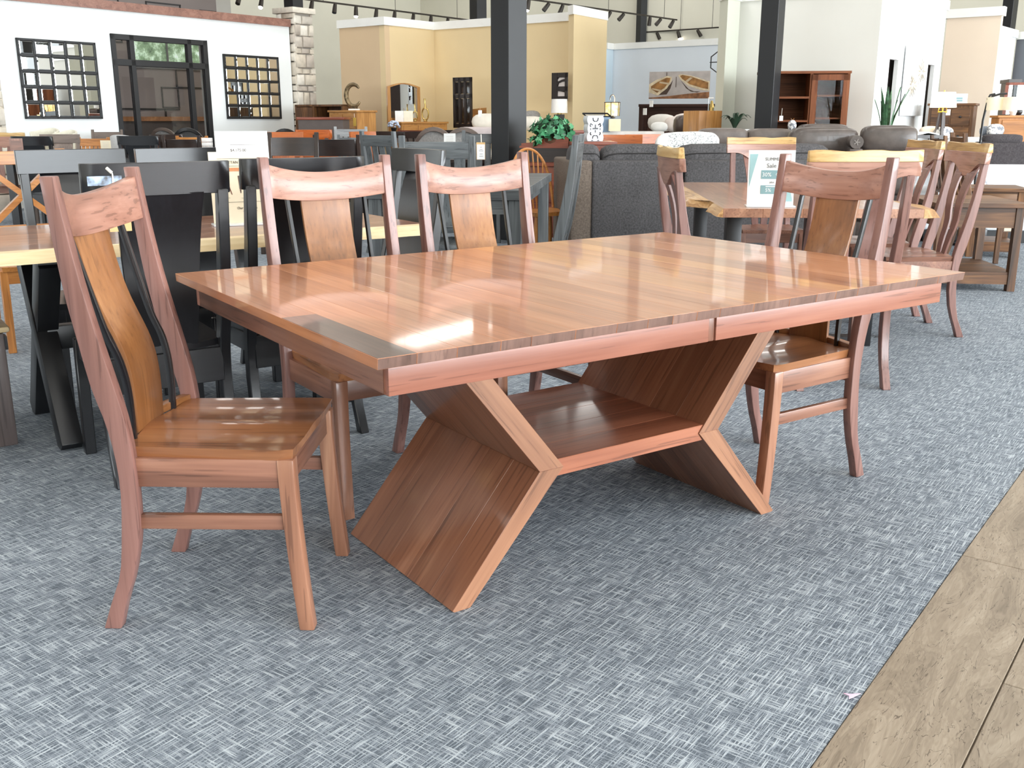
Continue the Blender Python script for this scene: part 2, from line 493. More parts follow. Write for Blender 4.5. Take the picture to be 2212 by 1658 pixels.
for i in range(nwin):
    c = gp(A0 + wB * (i + .5), B1 + .1, 2.525)
    ob = MB()
    for k in range(4): ob.box((wB * (-.5 + k / 3) * .985, 0, 0), (.09, .14, 4.15))
    for z in (-2.05, 1.0, 2.05): ob.box((0, 0, z), (wB, .14, .1))
    w_ = struct(ob.build('window_%d' % (i + 1), blackp, loc=c, rotz=GA, smooth=0))
    MB().box((0, 0, 0), (wB - .02, .01, 4.1)).build('pane', GLASS, w_, smooth=0)

# ---- white display wall on the left with mirrors and a framed glass opening
WD = Vector((cos(radians(54)), sin(radians(54)), 0)); WA = Vector((-6.63, 13.8, 0)); WN = Vector((-WD.y, WD.x, 0))
def wl(t, z=0.0, off=0.0): return WA + WD * t + WN * off + Vector((0, 0, z))
white_p = paint('white_wall_paint', (236, 239, 238))
D0, D1, DH = 1.46, 3.13, 2.36
m = MB(); TH = .2
for t0, t1, z0, z1 in ((-7, D0, 0, HW), (D1, 4.85, 0, HW), (D0, D1, DH, HW)):
    m.rings([[wl(t0, z), wl(t1, z), wl(t1, z, TH), wl(t0, z, TH)] for z in (z0, z1)])
struct(m.build('wall_partition', white_p, smooth=0))
struct(MB().rings([[wl(-7, z, -.05), wl(4.85, z, -.05), wl(4.85, z, TH + .05), wl(-7, z, TH + .05)] for z in (HW, HW + .12)]).build('trim_1', wood('rust_cap', (110, 74, 62), (142, 100, 86), (164, 122, 106), axis='x', vary=0), smooth=0))
struct(MB().rings([[wl(-7, z, -.015), wl(D0, z, -.015), wl(D0, z, 0), wl(-7, z, 0)] for z in (0, .12)]).build('baseboard_left', white_trim, smooth=0))
# framed glass opening
fr = MB()
def wbar(m, t0, t1, z0, z1, o0=-.02, o1=.06): m.rings([[wl(t0, z, o0), wl(t1, z, o0), wl(t1, z, o1), wl(t0, z, o1)] for z in (z0, z1)])
fw = .075
for t0, t1, z0, z1 in ((D0, D0 + fw, 0, DH), (D1 - fw, D1, 0, DH), (D0, D1, DH - fw, DH), (D0 + .30, D0 + .30 + fw, 0, DH), (D1 - .37, D1 - .37 + fw, 0, DH), (D0, D1, 1.93, 2.02)): wbar(fr, t0, t1, z0, z1)
door = struct(fr.build('door_1', blackp, bevel=.004, seg=1, smooth=0))
for t0, t1 in ((D0 + fw, D0 + .30), (D0 + .30 + fw, D1 - .37), (D1 - .37 + fw, D1 - fw)):
    for z0, z1 in ((.02, 1.93), (2.02, DH - fw)):
        g_ = MB(); wbar(g_, t0, t1, z0, z1, .02, .028); g_.build('pane', GLASS, door, smooth=0)
# grey feature wall behind, taller than the display wall, with thin raised outlines
GO = 3.2
gw = MB(); gw.rings([[wl(-9, z, GO), wl(5.9, z, GO), wl(5.9, z, GO + .3), wl(-9, z, GO + .3)] for z in (0, 6.2)])
gwall = struct(gw.build('wall_feature', grey_p, smooth=0))
struct(MB().rings([[wl(5.9, z, GO), wl(6.25, z, GO), wl(6.25, z, GO + .3), wl(5.9, z, GO + .3)] for z in (0, 6.2)]).build('wall_end', paint('pale_end_paint', (176, 172, 164)), smooth=0))
darkline = plain('dark_line', (44, 42, 42), .6)
def outline(t0, t1, z0, z1, w=.035):
    m = MB()
    for a, b, c, d in ((t0, t1, z0, z0 + w), (t0, t1, z1 - w, z1), (t0, t0 + w, z0, z1), (t1 - w, t1, z0, z1)):
        m.rings([[wl(a, z, GO - .02), wl(b, z, GO - .02), wl(b, z, GO), wl(a, z, GO)] for z in (c, d)])
    return m.build('raised_outline', darkline, gwall, smooth=0)
for q in ((1.5, 2.28, 2.5, 3.25), (3.02, 3.77, 2.5, 3.25), (4.32, 5.07, 2.75, 3.25), (5.5, 5.88, 2.5, 3.2), (4.49, 4.87, 1.38, 1.76), (3.0, 4.86, 1.34, 1.37), (4.83, 4.86, 1.76, 2.1), (4.87, 5.6, 1.74, 1.77), (4.53, 4.56, 1.22, 1.36), (2.6, 3.4, 1.74, 1.77)): outline(*q, .022)
MB().rings([[wl(-9, z, GO - .05), wl(5.9, z, GO - .05), wl(5.9, z, GO), wl(-9, z, GO)] for z in (1.14, 1.22)]).build('chair_rail', walnut_sap('x'), gwall, smooth=0)
MB().rings([[wl(-9, z, GO - .012), wl(5.9, z, GO - .012), wl(5.9, z, GO), wl(-9, z, GO)] for z in (0, 1.14)]).build('wainscot', paint('wainscot_paint', (74, 68, 66)), gwall, smooth=0)
# added window with a glowing painted foliage pane, placed to show through the door
leafy = NT('foliage_glow'); tcn = leafy.add('ShaderNodeTexCoord')
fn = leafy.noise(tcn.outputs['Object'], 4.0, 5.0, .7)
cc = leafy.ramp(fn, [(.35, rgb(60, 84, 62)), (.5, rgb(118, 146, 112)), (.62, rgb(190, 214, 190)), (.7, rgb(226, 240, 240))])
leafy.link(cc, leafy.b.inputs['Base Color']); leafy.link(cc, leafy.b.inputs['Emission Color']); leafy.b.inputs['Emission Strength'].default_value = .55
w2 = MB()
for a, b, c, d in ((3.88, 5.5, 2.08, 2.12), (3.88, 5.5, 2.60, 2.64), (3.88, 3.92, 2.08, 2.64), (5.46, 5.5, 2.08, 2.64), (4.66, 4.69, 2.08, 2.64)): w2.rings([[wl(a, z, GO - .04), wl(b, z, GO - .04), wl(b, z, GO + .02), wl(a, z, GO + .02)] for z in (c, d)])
glow_win = struct(w2.build('window_20', plain('grey_frame', (90, 90, 90), .5), smooth=0))
MB().rings([[wl(3.92, z, GO - .015), wl(5.46, z, GO - .015), wl(5.46, z, GO - .005), wl(3.92, z, GO - .005)] for z in (2.12, 2.60)]).build('pane', leafy.m, glow_win, smooth=0)

# mirrors of 25 small panes
mirr = NT('mirror_glass'); mirr.b.inputs['Metallic'].default_value = 1; mirr.b.inputs['Roughness'].default_value = .01; mirr.b.inputs['Base Color'].default_value = (.86, .88, .87, 1); MIRROR = mirr.m
def pane_mirror(t0, t1, z0, z1, label, seed):
    c = wl((t0 + t1) / 2, 0, -.02)
    t = thing('wall_mirror', label, 'mirror', (c.x, c.y, (z0 + z1) / 2), math.atan2(WD.y, WD.x), 'gridded mirrors on the white wall')
    w, h = t1 - t0, z1 - z0; f = MB(); b = .026
    for k in range(6):
        f.box((-w / 2 + (w - b) * k / 5 + b / 2, 0, 0), (b, .035, h)); f.box((0, 0, -h / 2 + (h - b) * k / 5 + b / 2), (w, .035, b))
    f.build('frame', blackp, t, smooth=0)
    r_ = random.Random(seed); pw, ph = (w - b) / 5 - b, (h - b) / 5 - b
    for i in range(5):
        for j in range(5):
            cx = -w / 2 + b + pw / 2 + i * (pw + b); cz = -h / 2 + b + ph / 2 + j * (ph + b)
            bv = .016; m = MB()
            P = [(-pw / 2, -.004, -ph / 2), (pw / 2, -.004, -ph / 2), (pw / 2, -.004, ph / 2), (-pw / 2, -.004, ph / 2)]
            Q = [(-pw / 2 + bv, -.010, -ph / 2 + bv), (pw / 2 - bv, -.010, -ph / 2 + bv), (pw / 2 - bv, -.010, ph / 2 - bv), (-pw / 2 + bv, -.010, ph / 2 - bv)]
            a = m.addv(P); q = m.addv(Q); m.face((q, q + 1, q + 2, q + 3))
            for k in range(4): m.face((a + k, a + (k + 1) % 4, q + (k + 1) % 4, q + k))
            m.face((a + 3, a + 2, a + 1, a))
            o = m.build('mirror_pane', MIRROR, t, smooth=0, recalc=True)
            o.location = (cx, 0, cz); o.rotation_euler = (r_.uniform(-.012, .012), 0, r_.uniform(-.012, .012))
pane_mirror(.06, 1.20, 1.18, 2.22, 'large square mirror of small panes, left of the black framed glass door', 1)
pane_mirror(3.42, 4.55, 1.18, 2.18, 'large square mirror of small panes, beside the stone pier', 2)

# stone piers
def stone_pier(name, P, a, h, seed, rot, label):
    t = thing(name, label, 'pier', P, rot, 'stone piers')
    r_ = random.Random(seed)
    MB().bb(-a / 2 + .03, a / 2 - .03, -a / 2 + .03, a / 2 - .03, 0, h - .09).build('mortar_core', plain('mortar', (150, 144, 136), .95), t, smooth=0)
    pal = [plain('stone_%d' % i, c, .9, mottle=.06, mscale=12, bump=.6) for i, c in enumerate(((214, 206, 192), (196, 188, 176), (224, 218, 206), (186, 176, 164), (206, 196, 180)))]
    MB().bb(-a / 2 - .05, a / 2 + .05, -a / 2 - .05, a / 2 + .05, h - .09, h).build('cap_stone', pal[0], t, bevel=.01)
    for side in range(4):
        if side == 2: continue
        z = 0
        while z < h - .1:
            ch = min(r_.choice((.10, .15, .19, .23)), h - .09 - z)
            if ch < .05: break
            x = -a / 2 - .012
            while x < a / 2:
                w = min(r_.choice((.14, .19, .24, .27)), a / 2 + .012 - x)
                if w < .06: break
                if a / 2 + .012 - (x + w) < .07: w = a / 2 + .012 - x
                j = lambda: r_.uniform(-.012, .012)
                d = -a / 2 - r_.uniform(.006, .03)
                P4 = [(x + .007 + abs(j()), z + .007 + abs(j())), (x + w - .007 + j() * .4, z + .007 + abs(j())), (x + w - .007 + j() * .4, z + ch - .007 + j() * .4), (x + .007 + abs(j()), z + ch - .007 + j() * .4)]
                m = MB().rings([[(p[0], -a / 2 + .04, p[1]) for p in P4], [(p[0], d + .012, p[1]) for p in P4],
                                [(lerp(p[0], x + w / 2, .12), d, lerp(p[1], z + ch / 2, .12)) for p in P4]])
                o = m.build('stone', r_.choice(pal), t, smooth=60); o.rotation_euler = (0, 0, side * pi / 2)
                x += w
            z += ch
pp = wl(5.10, 0, .13)
stone_pier('stone_pier', pp, .42, 3.0, 5, radians(54), 'grey stone pier at the right end of the white wall, under a black column')
pp2 = wl(-.70, 0, -.24)
stone_pier('stone_pier', pp2, .46, 2.78, 9, radians(54), 'grey stone pier at the left edge of the picture')

# ---- partitions of the bedroom displays
def capd(i, A, B, ext=(.03, .03), z=HW): cap_seg('trim_%d' % i, A, B, z, z + .13, .12, .03, white_trim, ext)
tan1, tan2 = paint('tan_wall_paint', (214, 188, 154)), paint('cream_wall_paint', (226, 204, 162))
pA, pB, pC, pD = wp(737, 17.2), wp(833, 16.56), wp(939, 17.5), wp(1227, 15.88)
wall_seg('wall_tan', pA, pB, HW, .12, tan1); capd(2, pA, pB)
wall_seg('wall_cream_left', pB, pC, HW, .12, tan2); capd(3, pB, pC, (.03, -.02))
wall_seg('wall_cream_back', pC, pD, HW, .12, tan2); capd(4, pC, pD, (-.02, 0))
pE, pF, pG2 = wp(1227, 15.3), wp(1238, 15.15), wp(1309, 16.1)
m = MB(); fa = [pE, pF, pG2, pG2 + (pE - pF) * 1.0]
m.rings([[Vector((p.x, p.y, z)) for p in fa] for z in (0, HW + .03)]); struct(m.build('wall_cream_end', tan2, smooth=0))
cx = sum((p for p in fa), Vector()) / 4
m = MB(); m.rings([[Vector((p.x + (p.x - cx.x) * .05, p.y + (p.y - cx.y) * .05, z)) for p in fa] for z in (HW + .03, HW + .16)]); struct(m.build('trim_5', white_trim, smooth=0))
blue_p, blue2 = paint('blue_wall_paint', (222, 229, 236)), paint('light_blue_paint', (206, 222, 232))
qA, qB, qC = wp(1308, 22.15), wp(1323, 22.4), wp(1552, 20.9)
wall_seg('wall_blue_side', qA, qB, HW, .1, blue2); wall_seg('wall_blue', qB, qC, HW, .12, blue_p); capd(6, qB, qC); capd(7, qA, qB, (0, 0))
warm_w = paint('warm_white_paint', (226, 225, 218))
rA, rB, rC = wp(1590, 13.35), wp(1895, 12.25), wp(2032, 14.37)
wall_seg('wall_white_display', rA, rB, HW, .15, warm_w); capd(8, rA, rB, (0, .03))
# end pilaster, the shade of its end face put into the grey-green colour
sA, sB, sC = wp(1549, 13.25), wp(1566, 12.95), wp(1592, 13.25)
fa = [sA, sB, sC, sC + (sA - sB)]
m = MB(); m.rings([[Vector((p.x, p.y, z)) for p in fa] for z in (0, HW)]); struct(m.build('wall_pilaster', paint('shaded_white_paint', (206, 208, 194)), smooth=0))
c_ = sum((p for p in fa), Vector()) / 4
m = MB(); m.rings([[Vector((p.x + (p.x - c_.x) * .12, p.y + (p.y - c_.y) * .12, z)) for p in fa] for z in (HW, HW + .13)]); struct(m.build('trim_9', white_trim, smooth=0))
# right face of the white display with two tall slots
sd = (rC - rB).normalized(); sl = (rC - rB).length; sn = Vector((-sd.y, sd.x, 0))
if sn.dot(rB) < 0: sn = -sn
def rf(t, z=0.0, o=0.0): return Vector((rB.x, rB.y, 0)) + sd * t + sn * o + Vector((0, 0, z))
m = MB()
slots = ((.48, .84), (2.16, 2.47)); SZ0, SZ1 = .62, 1.92; ST = .055
xs = [0, slots[0][0], slots[0][1], slots[1][0], slots[1][1], sl]
for k in (0, 2, 4): m.rings([[rf(xs[k], z), rf(xs[k + 1], z), rf(xs[k + 1], z, ST), rf(xs[k], z, ST)] for z in (0, HW)])
for k in (1, 3):
    for z0, z1 in ((0, SZ0), (SZ1, HW)): m.rings([[rf(xs[k], z), rf(xs[k + 1], z), rf(xs[k + 1], z, ST), rf(xs[k], z, ST)] for z in (z0, z1)])
struct(m.build('wall_white_side', paint('daylit_white_paint', (242, 243, 242)), smooth=0)); cap_seg('trim_10', rB, rC, HW, HW + .13, .12, .03, white_trim, (.03, .03))  # daylight on this face is put into its brighter white
# dark sheets added behind the slots, the hollow's shade put into their colour
for k, (a, b) in enumerate(slots):
    m = MB().rings([[rf(a - .1, z, .12), rf(b + .5, z, .12), rf(b + .5, z, .15), rf(a - .1, z, .15)] for z in (.3, 2.2)])
    struct(m.build('wall_slot_back', plain('slot_shade', (58, 46, 44), .7), smooth=0))
tA, tB, tC = wp(2034, 15.5), wp(2150, 15.05), wp(2168, 16.5)
wall_seg('wall_beige', tA, tB, HW, .12, paint('beige_wall_paint', (232, 214, 194))); capd(11, tA, tB, (.3, .03))
uA, uB = wp(2142, 16.9), wp(2184, 17.9)
wall_seg('wall_ice', uA, uB, HW - .1, .12, paint('ice_white_paint', (232, 240, 244))); capd(12, uA, uB, (0, .03), HW - .1)
vA, vB = wp(2186, 18.0), wp(2290, 17.4)
wall_seg('wall_slate', vA, vB, HW - .12, .12, paint('slate_wall_paint', (112, 114, 120))); capd(13, vA, vB, (.03, .03), HW - .12)

# ---- steel columns
def column(label, px, d, a, rot, z0=0.0, mat=None, name='steel_column', pxy=None):
    P = wp(px, d)
    o = MB().bb(-a / 2, a / 2, -a / 2, a / 2, z0, 6.2).build(name, mat or blackp, loc=(P.x, P.y, 0), rotz=rot, bevel=.004, seg=1, smooth=0)
    return tag(o, label, 'column', 'black columns')
column('massive black square column in the middle of the hall', 1099, 9.6, .25, radians(44))
column('black square column before the white display wall', 1664, 11.9, .215, radians(-35))
column('black column behind the cream display, beside the massive one', 1034, 20.5, .25, radians(40))
column('black column rising behind the blue display wall', 1381, 25.3, .19, radians(30))
column('thin black column behind the blue wall, right of another', 1492, 25.5, .11, radians(30))
column('black column behind the white display wall near its left end', 1571, 16.2, .12, radians(30))
column('black column behind the beige wall at the top right', 2163, 18.8, .2, radians(40))
column('black column behind the tall white display corner', 1955, 17.6, .2, radians(40))
q = pp; o = MB().bb(-.115, .115, -.115, .115, 3.0, 6.2).build('steel_column', blackp, loc=(q.x, q.y, 0), rotz=radians(54), bevel=.004, seg=1, smooth=0)
tag(o, 'black column standing on the stone pier', 'column', 'black columns')

# ---- track lights
lampglow = NT('lamp_glow'); lampglow.b.inputs['Emission Color'].default_value = (1, .93, .8, 1); lampglow.b.inputs['Emission Strength'].default_value = 14
bronze = plain('dark_bronze', (52, 46, 40), .5, .3)
def track(label, A, B, heads, aim):
    """heads: (fraction along the rail, lit)"""
    mid = (A + B) / 2; t = thing('track_light', label, 'light', mid, 0, 'ceiling track lights')
    MB().bar(A - mid, B - mid, .035, .03).build('rail', bronze, t)
    for f in (.1, .5, .9):
        p = lerp(A, B, f) - mid; MB().tube([p, (p.x, p.y, 6.2 - mid.z)], .006, 5).build('hanger', bronze, t)
    for f, lit, tilt in heads:
        p = lerp(A, B, f) - mid
        dirv = Vector((aim[0] * tilt, aim[1] * tilt, -1)).normalized()
        n0 = p + Vector((0, 0, -.05)); m_ = MB(); m_.tube([p, n0], .012, 6); m_.tube([n0 - dirv * .03, n0 + dirv * .05, n0 + dirv * .15], [.035, .042, .046], 10)
        h = m_.build('spot_head', bronze, t)
        e = n0 + dirv * .151; m2 = MB(); m2.tube([e, e + dirv * (.03 if lit else .004)], [.042, .03] if lit else .04, 10); m2.build('bulb', lampglow.m if lit else plain('dark_lens', (30, 28, 26), .2), h)
        if lit:
            l = bpy.data.lights.new('spot_beam', 'SPOT'); l.energy = 45; l.spot_size = radians(75); l.spot_blend = .6; l.color = (1, .88, .7); l.shadow_soft_size = .05
            lo = bpy.data.objects.new('spot_beam', l); COL.objects.link(lo); lo.location = mid + e + dirv * .04
            lo.rotation_euler = dirv.to_track_quat('-Z', 'Y').to_euler()
TZl = 3.4
def trk(px, py, z): return atz(px, py, z)
aimA = (G2.x * -.4 - .3, -.5)
tA0, tA1 = atz(655, -2, TZl), atz(1018, 44, TZl)
def fr_(px, A, B):
    best = min(range(0, 401), key=lambda k: abs(proj(lerp(A, B, k / 400))[0] - px)); return best / 400
def proj(p):
    x, y, z = p.x, p.y, p.z - CH; dz = y * cos(PIT) - z * sin(PIT)
    return 1106 + FPX * x / dz, 829 - FPX * (y * sin(PIT) + z * cos(PIT)) / dz
track('long track of spotlights high on the left, in front of the pale tall wall', tA0, tA1, [(fr_(p, tA0, tA1), l, k) for p, l, k in ((674, 1, .5), (723, 0, .4), (769, 1, .1), (813, 0, .4), (852, 1, .4), (893, 0, .5), (931, 1, .4), (967, 0, .4), (999, 1, .2))], (-.2, -1))
tB0, tB1 = atz(1135, -3, TZl), atz(1462, 43, TZl)
track('long track of spotlights high right of the massive black column', tB0, tB1, [(fr_(p, tB0, tB1), l, k) for p, l, k in ((1142, 1, .2), (1184, 0, .8), (1215, 1, .4), (1254, 0, .7), (1286, 0, .1), (1318, 0, .7), (1346, 0, .9), (1404, 0, .1), (1426, 0, .9), (1454, 0, .6))], (-1, -.3))
tC0, tC1 = atz(1388, 70, 3.3), atz(1556, 59, 3.3)
track('short track of spotlights above the blue display wall', tC0, tC1, [(fr_(p, tC0, tC1), l, k) for p, l, k in ((1420, 0, .5), (1465, 1, .3), (1508, 0, .6))], (1, -.4))
tD0, tD1 = atz(2010, 26, TZl), atz(2215, 12, TZl)
track('track of spotlights above the beige wall at the top right', tD0, tD1, [(fr_(p, tD0, tD1), l, k) for p, l, k in ((2063, 0, .1), (2135, 1, -.6), (2190, 0, .8))], (1, -.3))
tE0, tE1 = atz(505, -14, TZl), atz(600, -3, TZl)
track('track of spotlights at the top edge above the left wall', tE0, tE1, [(.12, 0, .6), (.62, 1, .4)], (-.3, -1))
tF0, tF1 = atz(1735, -14, TZl), atz(1800, -8, TZl)
track('track of spotlights at the top edge above the white display', tF0, tF1, [(.2, 1, .3), (.5, 0, .8), (.8, 0, .8)], (-1, -.3))
# ================================================================ the walnut table
UC, VC, TL, TW, TZ = 1.712, 2.197, 1.856, 1.247, 0.76
tab = thing('dining_table', 'large rectangular walnut dining table with angled slab pedestal base', 'table', uvp(UC, VC), TA)
top_w = wood('walnut_top', (150, 94, 64), (186, 126, 88), (212, 156, 116), axis='y', vary=0.06, rough=0.32, coat=.7, crough=0.05, pores=0.16, knots=0.4)
top_dark = wood('walnut_top_dark', (78, 58, 48), (104, 80, 66), (140, 100, 74), axis='y', vary=0.02, rough=0.32, coat=.7, crough=0.05, pores=0.16)
top_light = wood('walnut_top_light', (168, 110, 70), (202, 142, 92), (226, 172, 116), axis='y', vary=0.03, rough=0.32, coat=.7, crough=0.05, pores=0.1)
END = wood('end_grain', (84, 62, 54), (116, 88, 78), (140, 110, 98), axis='z', vary=.14, rough=.4, coat=.3, pores=.2)
# boards run across the table; widths differ
rnd = random.Random(4)
x = -TL / 2; edges = [x]
first = 0.082
edges.append(x + first); x += first
while x < TL / 2 - 0.05:
    w = rnd.choice((0.074, 0.088, 0.1, 0.112, 0.126))
    if TL / 2 - (x + w) < 0.06: w = TL / 2 - x
    x += w; edges.append(x)
for i in range(len(edges) - 1):
    a, b = edges[i], edges[i + 1]
    pr = [(a, TZ - .022), (b, TZ - .022), (b, TZ), (a, TZ)]
    hw = TW / 2
    bm_ = MB().hexa([(a, -hw + .003, TZ - .022), (b, -hw + .004, TZ - .022), (b, hw - .004, TZ - .022), (a, hw - .004, TZ - .022), (a, -hw, TZ), (b, -hw, TZ), (b, hw, TZ), (a, hw, TZ)])
    mt = top_light if i in (11, 14) else top_w
    bm_.mi[2] = bm_.mi[4] = 1
    o = bm_.build('plank', [mt, END], tab, bevel=.0007, seg=1, smooth=0)
# the dark heartwood piece in the end board
hw = TW / 2
MB().bb(-TL / 2 + .001, -TL / 2 + first - .001, -hw + .001, -hw + .46, TZ - .004, TZ + .0006).build('dark_board_inlay', top_dark, tab, smooth=0)['label'] = 'darker end of the outermost board'
# apron, with the leaf joint on the long sides
sx0, sx1, sy, sz0, sz1 = -TL / 2 + .042, TL / 2 - .042, TW / 2 - .042, .672, TZ - .022
js = -0.03
wx, wy = walnut('x'), walnut('y')
for sgn in (-1, 1):
    y0, y1 = sgn * sy, sgn * (sy - .022)
    MB().bb(sx0, js - .012, y0, y1, sz0, sz1).build('apron', wood('walnut_apron', (126, 76, 60), (152, 98, 80), (176, 124, 102), axis='x', vary=.08), tab, bevel=.0015)
    MB().bb(js + .012, sx1, y0, y1, sz0, sz1).build('apron', wood('walnut_apron', (126, 76, 60), (152, 98, 80), (176, 124, 102), axis='x', vary=.08), tab, bevel=.0015)
    MB().bb(js - .009, js + .011, sgn * (sy - .004), y1, sz0 - .001, sz1).build('apron_joint', walnut('z'), tab, bevel=.003)
for xx, d in ((sx0, .022), (sx1, -.022)):
    MB().bb(xx, xx + d, -sy + .0225, sy - .0225, sz0, sz1).build('apron', wy, tab, bevel=.0015)
# slab base: each side is an upper and a lower slab mitred at the waist, built of glued boards
W_ = .58
foot, waist_o, waist_i, zw = .582, .318, .242, .3155
th = waist_o - waist_i
ztop = TZ - .022
slope_u = (.215 / .264); slope_l = (foot - waist_o) / zw
base_w = wood('walnut_base', (104, 64, 46), (140, 92, 68), (168, 118, 90), axis='z', vary=0.16, coat=0.5, crough=0.1)
edge_w = wood('walnut_edge', (118, 80, 60), (150, 106, 80), (180, 134, 102), axis='z', vary=0.1, coat=0.3)
nb = 5
for sgn in (-1, 1):
    for part in ('upper', 'lower'):
        for i in range(nb):
            y0 = -W_ / 2 + W_ * i / nb; y1 = y0 + W_ / nb
            if part == 'lower':
                z0, z1 = 0.0, zw
                xo0, xi0 = foot, foot - .052; xo1, xi1 = waist_o, waist_i
                P = [(xo0, z0 + .004), (xo0 - .006, z0), (xi0, z0), (xi1, z1), (xo1, z1)]
            else:
                h = ztop - zw
                P = [(waist_o, zw), (waist_i, zw), (waist_i + h * slope_u, ztop), (waist_o + h * slope_u, ztop)]
            P = [(sgn * a, b) for a, b in P]
            # own frame per slab so that the grain follows its slope
            ang = sgn * math.atan(slope_u if part == 'upper' else -slope_l)
            O = (sgn * (waist_o + waist_i) / 2, zw)
            Q = [((a - O[0]) * cos(ang) - (b - O[1]) * sin(ang), (a - O[0]) * sin(ang) + (b - O[1]) * cos(ang)) for a, b in P]
            m_ = MB().prism(Q, (y0, y1), 'y'); m_.mi[len(Q)] = 1
            o = m_.build('slab_board', [base_w, edge_w], tab, bevel=.0008, seg=1, smooth=0)
            o.location = (O[0], 0, O[1]); o.rotation_euler = (0, ang, 0)
for i in range(5):
    y0 = -W_ / 2 + .004 + (W_ - .008) * i / 5; y1 = y0 + (W_ - .008) / 5
    MB().prism([(-waist_i - .0, .3155), (-waist_i - .018, .338), (waist_i + .018, .338), (waist_i, .3155), (waist_i + .018, .292), (-waist_i - .018, .292)], (y0, y1), 'y').build('shelf_board', wood('walnut_shelf', (104, 58, 40), (142, 84, 60), (170, 108, 80), axis='x', vary=.1, coat=.5, crough=.1), tab, bevel=.001, seg=1, smooth=0)

# ================================================================ walnut side chairs
POST = [(-.261, -.220, 0), (-.236, -.200, .07), (-.208, -.174, .144), (-.194, -.151, .248), (-.186, -.147, .348), (-.190, -.149, .434), (-.204, -.157, .516),
        (-.227, -.173, .597), (-.245, -.197, .70), (-.263, -.220, .81), (-.277, -.242, .945), (-.288, -.257, 1.062)]
def post_at(z):
    for (a0, b0, z0), (a1, b1, z1) in zip(POST, POST[1:]):
        if z <= z1:
            t = (z - z0) / (z1 - z0); return lerp(a0, a1, t), lerp(b0, b1, t)
    return POST[-1][:2]
SPL = [(-.304, .945), (-.298, .925), (-.279, .83), (-.255, .75), (-.218, .66), (-.203, .60), (-.198, .53), (-.199, .44)]
SPI = [(-.286, .94), (-.281, .92), (-.251, .80), (-.224, .70), (-.199, .636), (-.187, .557), (-.187, .44)]
def seat_mesh(wf, wr, yf, yr, z, th, scoop=.009, nx=16, ny=12):
    m = MB(); top = []; bot = []
    for j in range(ny + 1):
        t = j / ny; y = lerp(yr, yf, t)
        hw_ = lerp(wr, wf, t) / 2
        if t > .9: hw_ -= .012 * ((t - .9) / .1) ** 2
        rt, rb = [], []
        for i in range(nx + 1):
            s_ = -1 + 2 * i / nx
            yy = y - (0.03 * (1 - s_ * s_)) * (1 - t) ** 2
            dish = scoop * (max(0, 1 - ((abs(s_) - .5) / .42) ** 2)) * (0.35 + .65 * sin(pi * min(1, t * .75 + .2)))
            rt.append((s_ * hw_, yy, z - dish)); rb.append((s_ * (hw_ - .004), yy - (.004 if t > .5 else 0), z - th))
        top.append(rt); bot.append(rb)
    n = nx + 1
    b0 = m.addv([p for r in top for p in r]); b1 = m.addv([p for r in bot for p in r])
    for j in range(ny):
        for i in range(nx):
            a = j * n + i
            m.face((b0 + a, b0 + a + 1, b0 + a + n + 1, b0 + a + n)); m.face((b1 + a + n, b1 + a + n + 1, b1 + a + 1, b1 + a))
    rim = [i for i in range(n)] + [j * n + nx for j in range(1, ny + 1)] + [ny * n + i for i in range(nx - 1, -1, -1)] + [j * n for j in range(ny - 1, 0, -1)]
    for a, b in zip(rim, rim[1:] + rim[:1]): m.face((b0 + b, b0 + a, b1 + a, b1 + b))
    return m
